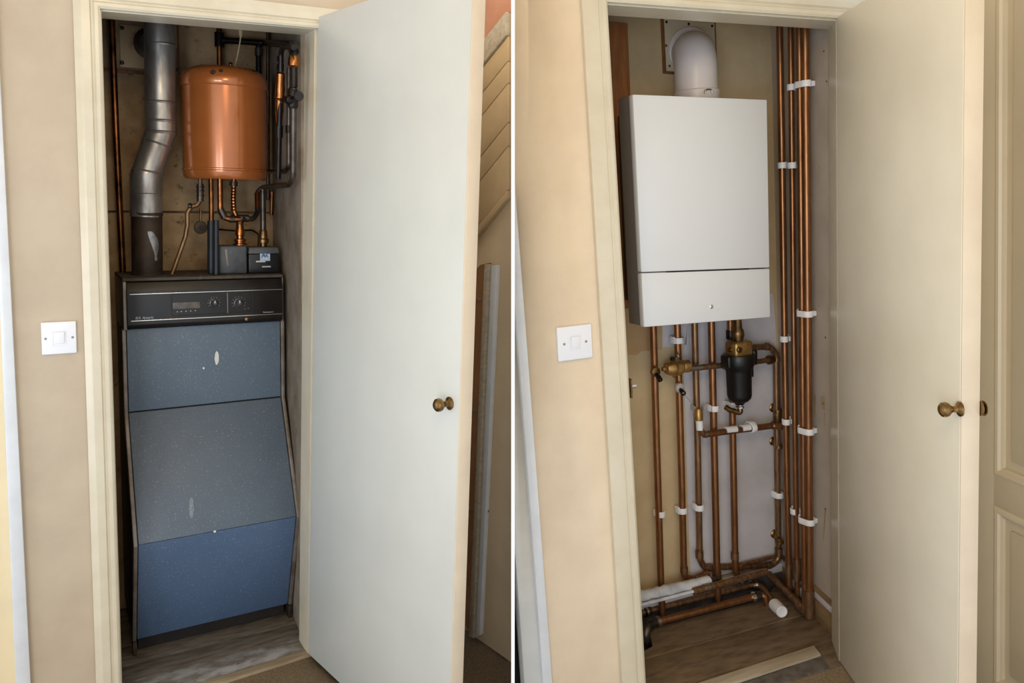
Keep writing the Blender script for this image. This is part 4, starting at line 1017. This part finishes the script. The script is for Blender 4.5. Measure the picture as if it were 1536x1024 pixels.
# ------------------------------------------------------------------ tall pipes on the right wall
DW = .038
def pr(pix, d=DW): return [hw(px, py, d) for px, py in pix]
TOPZ = 2.195
p = pr([(1169.5, 38), (1173, 250), (1176.5, 490), (1179.5, 680), (1184, 890)]); p[0] = ztop(p[0], TOPZ); p.append(ztop(p[-1], -.04)); p.pop(-2)
qa = pipe('copper_pipe', 'leftmost tall copper pipe on the right cupboard wall', 'pipe', p, .0118, 'copper', 0)
p = pr([(1186.5, 40), (1188, 250), (1190.5, 490), (1193, 700), (1196, 900)], .03); p[0] = ztop(p[0], TOPZ); p[-1] = ztop(p[-1], -.04)
qb = pipe('copper_pipe', 'second tall copper pipe on the right wall, left of the close pair', 'pipe', p, .0098, 'copper', 0)
p = pr([(1208.5, 40), (1209.5, 250), (1211.5, 480), (1213.5, 750), (1214, 905)], .034); p[0] = ztop(p[0], TOPZ); p[-1] = ztop(p[-1], .004)
qd = pipe('copper_pipe', 'rightmost tall copper pipe on the right wall, ending in a floor elbow', 'pipe', p, .0135, 'copper', 0)
qd_pts = p
def beside(px, py):
    # axis of the left pipe of the pair: touches the right one, seen at this pixel
    c = hw(px + 8.5, py, .034); best = None
    for k in range(700):
        q = hw(px, py, .022 + k * .0001)
        e_ = abs((V(q.x, q.y, 0) - V(c.x, c.y, 0)).length - .0252)
        if best is None or e_ < best[0]: best = (e_, q)
        if best[0] < .0006 and e_ > best[0]: break
    return best[1]
PAIR = [(1199.5, 40), (1201, 250), (1203.2, 480), (1205.5, 750), (1207, 880)]
pc = [beside(*q) for q in PAIR]; pc[0] = ztop(pc[0], TOPZ); pc[-1] = ztop(pc[-1], .012)
qc = pipe('copper_pipe', 'left one of the close pair of tall copper pipes', 'pipe', pc, .0112, 'copper', 0)
collar(qd, p[-1] + V(0, 0, .10), p[-1] + V(0, 0, .0), .0175, 'copper_dull', 'floor_socket')
collar(qd, p[-1] + V(0, 0, .104), p[-1] + V(0, 0, .112), .0155, 'solder', 'solder_ring')
qd_base = p[-1]
collar(qb, *pr([(1195.2, 838), (1195.8, 870)], .03), .0135, 'copper_dull')
collar(qa, *pr([(1183, 846), (1183.8, 866)]), .0135, 'copper_dull')
# floor pipe from the elbow back along the floor
e0 = atz(1205, 908, .03); e1 = atz(1150, 858, .055)
o = pipe('floor_pipe', 'copper pipe running back along the floor from the rightmost elbow', 'pipe', [V(qd_base.x - .012, qd_base.y - .002, .03), e0 + V(-.01, .0, 0), e1], .0135, 'copper_dull', .02)
collar(o, V(qd_base.x - .014, qd_base.y - .0015, .03), e0 + V(-.012, .01, 0), .017, 'copper_dull', 'elbow')

# ------------------------------------------------------------------ pipes at the floor
# front pipe
za = .036
p = [atz(967, 962, .0), atz(968, 944, .032), atz(976, 935, za), atz(1138, 892.5, za), atz(1148, 893, za), atz(1150, 906, -.03)]
p[0] = ztop(p[1], -.05); p[0].x = p[1].x - .001
o = pipe('floor_pipe', 'front copper pipe along the floor between two grey elbows', 'pipe', [p[0], p[1], p[2], p[3], p[4], ztop(p[4] + V(.012, -.012, 0), -.05)], .0125, 'copper', .03)
collar(o, atz(973, 937.5, za), atz(985, 932.5, za), .0165, 'pipe_grey', 'elbow'); collar(o, atz(984, 933, za), atz(989, 931.3, za), .0185, 'solder', 'solder_ring')
collar(o, atz(1126, 895.3, za), atz(1131, 894.1, za), .0185, 'chrome', 'solder_ring'); collar(o, atz(1133, 893.8, za), atz(1141, 892.3, za), .0155, 'pipe_grey', 'elbow')
MB().tube([p[1] + V(0, 0, -.06), p[1] + V(.0, 0, -.008), lerp(p[1], p[2], .9)], .0165, 16, .02).build('elbow', 'pipe_grey', o)
# second pipe, ending in a white sleeve
zb2 = .040
p = [atz(946, 924, zb2), atz(975, 915, zb2), atz(1124, 877.5, zb2), atz(1140, 877, zb2), atz(1152, 893, .025), atz(1162, 907, .012)]
o = pipe('floor_pipe', 'second floor pipe curving forward into a white sleeve', 'pipe', p, .0125, 'copper_dull', .05)
collar(o, atz(966, 918, zb2), atz(975, 915, zb2), .0165, 'pipe_grey', 'elbow'); collar(o, atz(968, 917.3, zb2), atz(971, 916.5, zb2), .018, 'solder', 'solder_ring')
collar(o, atz(1123, 877.7, zb2), atz(1128, 876.7, zb2), .0155, 'solder', 'solder_ring'); collar(o, atz(1133, 876.9, zb2), atz(1136, 876.9, zb2), .0155, 'solder', 'solder_ring')
sv0, sv1 = atz(1161, 905.5, .018), atz(1173.5, 918, .020)
d = (sv1 - sv0).normalized(); l = (sv1 - sv0).length
MB().lathe([(.014, 0), (.0215, .003), (.0225, l * .3), (.0205, l - .002), (.018, l), (.018, l - .006), (0, l - .006)], sv0, d, 28).build('white_sleeve', 'clip', o)
# wrapped pipe and the dark pipe behind
zc = .062; YB_ = DEP - .075
p = [at(940, 899, YB_), at(1060, 872, YB_), at(1076, 868, YB_)]
o = pipe('wrapped_pipe', 'floor pipe wrapped in white ragged foam at the back left', 'pipe', p, .012, 'pipe_grey', 0)
q0, q1 = at(940, 899, YB_), at(1063, 871.5, YB_)
n = 22
MB().tube([lerp(q0, q1, k / n) + V(0, random.uniform(-.002, .002), random.uniform(-.002, .002)) for k in range(n + 1)], .019, 16, radii=[.019 + random.uniform(-.0022, .0022) for k in range(n + 1)]).build('foam_wrap', 'foam', o)
p = [at(940, 912.5, YB_ - .028), at(1000, 897, YB_ - .028), at(1050, 884, YB_ - .028)]
o = pipe('wrapped_pipe', 'thin pale blue-white pipe just in front of the foam wrapped one', 'pipe', p, .0058, 'foam', 0)
p = [at(1040, 887, YB_ - .03), at(1075, 877, YB_ - .03), at(1150, 857, YB_ - .03)]
p = [V(p[0].x, p[0].y, p[0].z), p[1], p[2]]
o = pipe('floor_pipe', 'dark copper floor pipe continuing right from the thin pale pipe', 'pipe', p, .0125, 'copper_dull', 0)
collar(o, at(1056, 882.5, YB_ - .03), at(1064, 880.2, YB_ - .03), .0152, 'solder', 'solder_ring')
p = [at(1058, 866, YW - .006), at(1110, 853, YW - .006), at(1162, 841, YW - .006)]
p = [at(1112, 846.5, YW + .012), at(1162, 834.5, YW + .012)]
pipe('floor_pipe', 'thin pipe on the back wall above the bottom loop at the right', 'pipe', p, .007, 'copper_dull', 0)
p = [hw(1160, 866, .07), hw(1176, 890, .075)]

# ------------------------------------------------------------------ white pipe clips
def make_clip(r, half, st, label):
    """faces -y, wall plane at local y = 0, pipe centre line at y = -st; half lengthens it for two pipes"""
    t = thing('pipe_clip', label, 'pipe clip', None, 'white pipe clips', localframe=Matrix.Identity(4))
    mb = MB(); n = 20; ro = r + .0045; ri = r + .0004; h = .0105
    a0, a1 = math.radians(-200), math.radians(20)
    pts = []
    for k in range(n + 1):
        a = a0 + (a1 - a0) * k / n; c_ = math.cos(a); pts.append((c_ * ro + math.copysign(half, c_), -st + math.sin(a) * ro))
    for k in range(n, -1, -1):
        a = a0 + (a1 - a0) * k / n; c_ = math.cos(a); pts.append((c_ * ri + math.copysign(half, c_), -st + math.sin(a) * ri))
    mb.prism([(x, y, -h) for x, y in pts], (0, 0, 2 * h), .0012)
    mb.build('ring', 'clip', t)
    MB().box(-r * .8 - half, r * .8 + half, -st + ri, -.0008, -h * .8, h * .8, .001).build('foot', 'clip', t)
    MB().box(-ro - half - .001, -ro - half + .004, -st - .004, -st + .022, -h, h * 1.3, .001).build('tab', 'clip', t)
    return t
def dup(root, Tm, label):
    r = root.copy(); COL.objects.link(r)
    r.matrix_world = CUR[0].M @ Tm
    r['label'] = label
    for ch in list(root.children):
        c = ch.copy(); COL.objects.link(c); c.parent = r
    return r
PROTO = {}
def place_clip(kind, p, ang, label):
    Tm = Matrix.Translation(p) @ Matrix.Rotation(ang, 4, 'Z')
    if kind not in PROTO:
        PROTO[kind] = make_clip(*kind, label); PROTO[kind].matrix_world = CUR[0].M @ Tm
        return PROTO[kind]
    return dup(PROTO[kind], Tm, label)
def bclip(px, py, label, y=None, r=R22):
    y = YW if y is None else y
    c = at(px, py, y); place_clip((r, 0.0, DEP - y), V(c.x, DEP - .0003, c.z), 0, label)
angR = math.atan2(wn.y, wn.x) + PI / 2
def rclip(px, py, d, label, r=.0118):
    c = hw(px, py, d); place_clip((r, 0.0, d), c - wn * (d - .0006), angR, label)
def wclip(py, label):
    t = (py - 40) / 840.0
    ca, cb = beside(1199.5 + 7.5 * t, py), hw(1208.5 + 6 * t, py, .034)
    d_ = (cb - ca); d_.z = 0; d_.normalize()
    m_ = (ca + cb) / 2; yv_ = V(-d_.y, d_.x, 0)
    place_clip((.0137, .0125, .03), m_ + yv_ * .03, math.atan2(d_.y, d_.x), label)
bclip(1017, 510, 'white pipe clip close under the boiler on the second pipe', r=.0145)
bclip(991, 770, 'white pipe clip low on the leftmost pipe')
bclip(1023.5, 765, 'white pipe clip low on the second pipe')
bclip(1049, 760.5, 'white pipe clip low on the third pipe')
bclip(1071.5, 612, 'white pipe clip on the fourth pipe level with the filter drain', YFR)
bclip(1098.5, 607, 'white pipe clip half hidden behind the bottom of the black filter', YFR)
bclip(1168.5, 742, 'white pipe clip on the riser at the back right corner')
rclip(1188, 131, .03, 'top white clip on the thin tall pipe beside the close pair')
wclip(126.5, 'top white clip around the close pair of tall pipes')
rclip(1174, 248, .038, 'white clip high on the leftmost tall pipe beside the boiler')
rclip(1189, 248, .03, 'white clip half hidden behind the close pair beside the boiler')
wclip(470, 'white clip around the close pair level with the boiler bottom')
rclip(1177, 508, .038, 'white clip on the leftmost tall pipe level with the filter head')
rclip(1180, 632, .038, 'white clip on the leftmost tall pipe by the cross pipe end')
wclip(645.5, 'white clip around the close pair by the cross pipe end')
rclip(1192.5, 766, .03, 'lowest white clip on the thin tall pipe')
wclip(780.5, 'lowest white clip around the close pair of tall pipes')
# clip on the cross pipe, standing upright over it
c = at(1128, 641, YX)
dup(PROTO[(.0145, 0.0, DEP - YW)], Matrix.Translation(V(c.x, YX + .034, c.z)) @ Matrix.Rotation(PI / 2, 4, 'Y'), 'white clip over the sloping cross pipe')
# brass saddle brackets along the back right riser
def saddle(px, py, ex, ey, label):
    c = at(px, py, DEP - .001); e = at(ex, ey, YW - .004)
    t = MB().lathe([(.017, 0), (.017, .003), (.013, .007), (0, .007)], c, (0, -1, 0), 18).build('pipe_bracket', 'brass_old', base=c)
    tag(t, label, 'bracket', 'brass brackets on the corner riser')
    MB().tube([c + V(0, -.004, 0), lerp(c, e, .5) + V(0, -.012, -.006), e], .010, 12, .02).build('arm', 'brass_old', t)
    MB().lathe([(.0125, -.008), (.0165, -.006), (.0165, .006), (.0125, .008)], at(ex + 1.5, ey, YW), (0, 0, 1), 18).build('saddle', 'brass_old', t)
saddle(1159, 611, 1165, 616, 'upper brass bracket on the corner riser above the cross pipe')
saddle(1159, 661, 1166, 669, 'middle brass bracket on the corner riser below the cross pipe')
saddle(1161, 800, 1167.5, 812, 'lowest brass bracket on the corner riser near the floor')
for px, lab in ((1039, 'left'), (1055, 'right')):
    pass
c = at(1047, 612, YW)
t = thing('pipe_clip', 'clear grey clip on the third pipe above the cross pipe', 'pipe clip', V(c.x, DEP, c.z))
for s_ in (-1, 1):
    MB().lathe([(.008, -.003), (.0115, -.002), (.0115, .002), (.008, .003)], c + V(s_ * .019, -.004, 0), (1, 0, 0), 16).build('ear', 'clip_grey', t)
MB().box(c.x - .012, c.x + .012, YW + .0128, DEP - .0008, c.z - .008, c.z + .008, .001).build('foot', 'clip_grey', t)
# thin wire from the drain cock
p = [at(1027, 592, YW - .05), at(1036, 603, YW - .03), at(1043, 612, YW - .02)]
pipe('thin_wire', 'thin slack wire from the grey drain cock to the third pipe', 'wire', p, .0011, 'clip_grey', .01, seg=6)

# nothing of this side reaches through the dividing board
def trim_world(names, x, keep_right=True):
    bpy.context.view_layer.update()
    for o in list(bpy.data.objects):
        if o.type != 'MESH' or o.name not in names: continue
        Wi = o.matrix_world.inverted()
        co = Wi @ Vector((x, 0, 0)); no = (o.matrix_world.to_3x3().transposed() @ Vector((1, 0, 0))).normalized()
        xs = [(o.matrix_world @ v.co).x for v in o.data.vertices]
        if (keep_right and min(xs) > x) or (not keep_right and max(xs) < x): continue
        bm = bmesh.new(); bm.from_mesh(o.data)
        bmesh.ops.bisect_plane(bm, geom=list(bm.verts) + list(bm.edges) + list(bm.faces), plane_co=co, plane_no=no, clear_inner=keep_right, clear_outer=not keep_right)
        ed = [e for e in bm.edges if e.is_boundary]
        if ed: bmesh.ops.holes_fill(bm, edges=ed)
        bm.to_mesh(o.data); bm.free()
trim_world([o.name for o in bpy.data.objects if o.type == 'MESH' and o.get('kind') == 'structure' and o.get('_P', -1) == 1], .0056)
trim_world([o.name for o in bpy.data.objects if o.type == 'MESH' and o.get('kind') == 'structure' and o.get('_P', -1) == 0], -.002, False)

CUR[0] = LP
o = world_box('ceiling', 'ceiling_warm', -3.0, 3.2, -2.6, 2.0, 2.62, 2.66)
struct(o, 'warm cream hall ceiling above both cupboards')

# ================================================================== light and camera
w = bpy.data.worlds.new('World'); SC.world = w; w.use_nodes = True
bg = w.node_tree.nodes['Background']; bg.inputs[0].default_value = (.80, .89, 1.0, 1); bg.inputs[1].default_value = 1.05
def area(name, loc, target, sx, sy, power, col):
    l = bpy.data.lights.new(name, 'AREA'); l.shape = 'RECTANGLE'; l.size = sx; l.size_y = sy; l.energy = power; l.color = col
    o = bpy.data.objects.new(name, l); COL.objects.link(o); o.location = loc
    o.rotation_euler = (Vector(target) - Vector(loc)).to_track_quat('-Z', 'Y').to_euler(); return o
area('window_and_side_light', (-1.15, -1.9, 1.05), (-.2, 2.4, .75), .62, 1.7, 18, (.92, .96, 1.0))
area('window_and_side_light', (-.35, -1.9, 1.05), (.3, 2.4, .75), .62, 1.7, 24, (.92, .96, 1.0))
area('window_and_side_light', (-2.3, .7, 1.05), (-.2, 2.3, .7), 1.1, 1.5, 7.5, (.84, .93, 1.0))  # added side light to brighten the left door; no window known here
area('ceiling_lamp', (.1, .2, 2.5), (.1, 1.9, 1.9), .5, .5, 10, (1.0, .74, .40))
q_ = LP.M @ Vector((.86, -.55, 2.35))
area('stair_fill', q_, LP.M @ Vector((1.1, -.3, .9)),   .12, .3, 1.3, (1.0, .84, .62))  # added fill that brightens the stair boards; no lamp is known here
cam = bpy.data.cameras.new('Camera'); co = bpy.data.objects.new('Camera', cam); COL.objects.link(co)
co.location = CAM; co.rotation_euler = (math.radians(90) - PITCH, 0, 0)
cam.sensor_width = 36.0; cam.lens = F_PX / 1536 * 36.0
cam.shift_y = -(512 - CY) / 1536
cam.clip_start = .05
SC.camera = co
SC.view_settings.view_transform = 'Standard'; SC.view_settings.look = 'None'
SC.view_settings.exposure = 0.14; SC.view_settings.gamma = 1.0; SC.view_settings.use_curve_mapping = False
for o in bpy.data.objects:
    for k_ in ('_T', '_P'):
        if k_ in o.keys(): del o[k_]
    if o.parent is None and o.type in ('MESH', 'EMPTY') and 'kind' not in o.keys() and 'category' not in o.keys(): print('UNTAGGED', o.name)
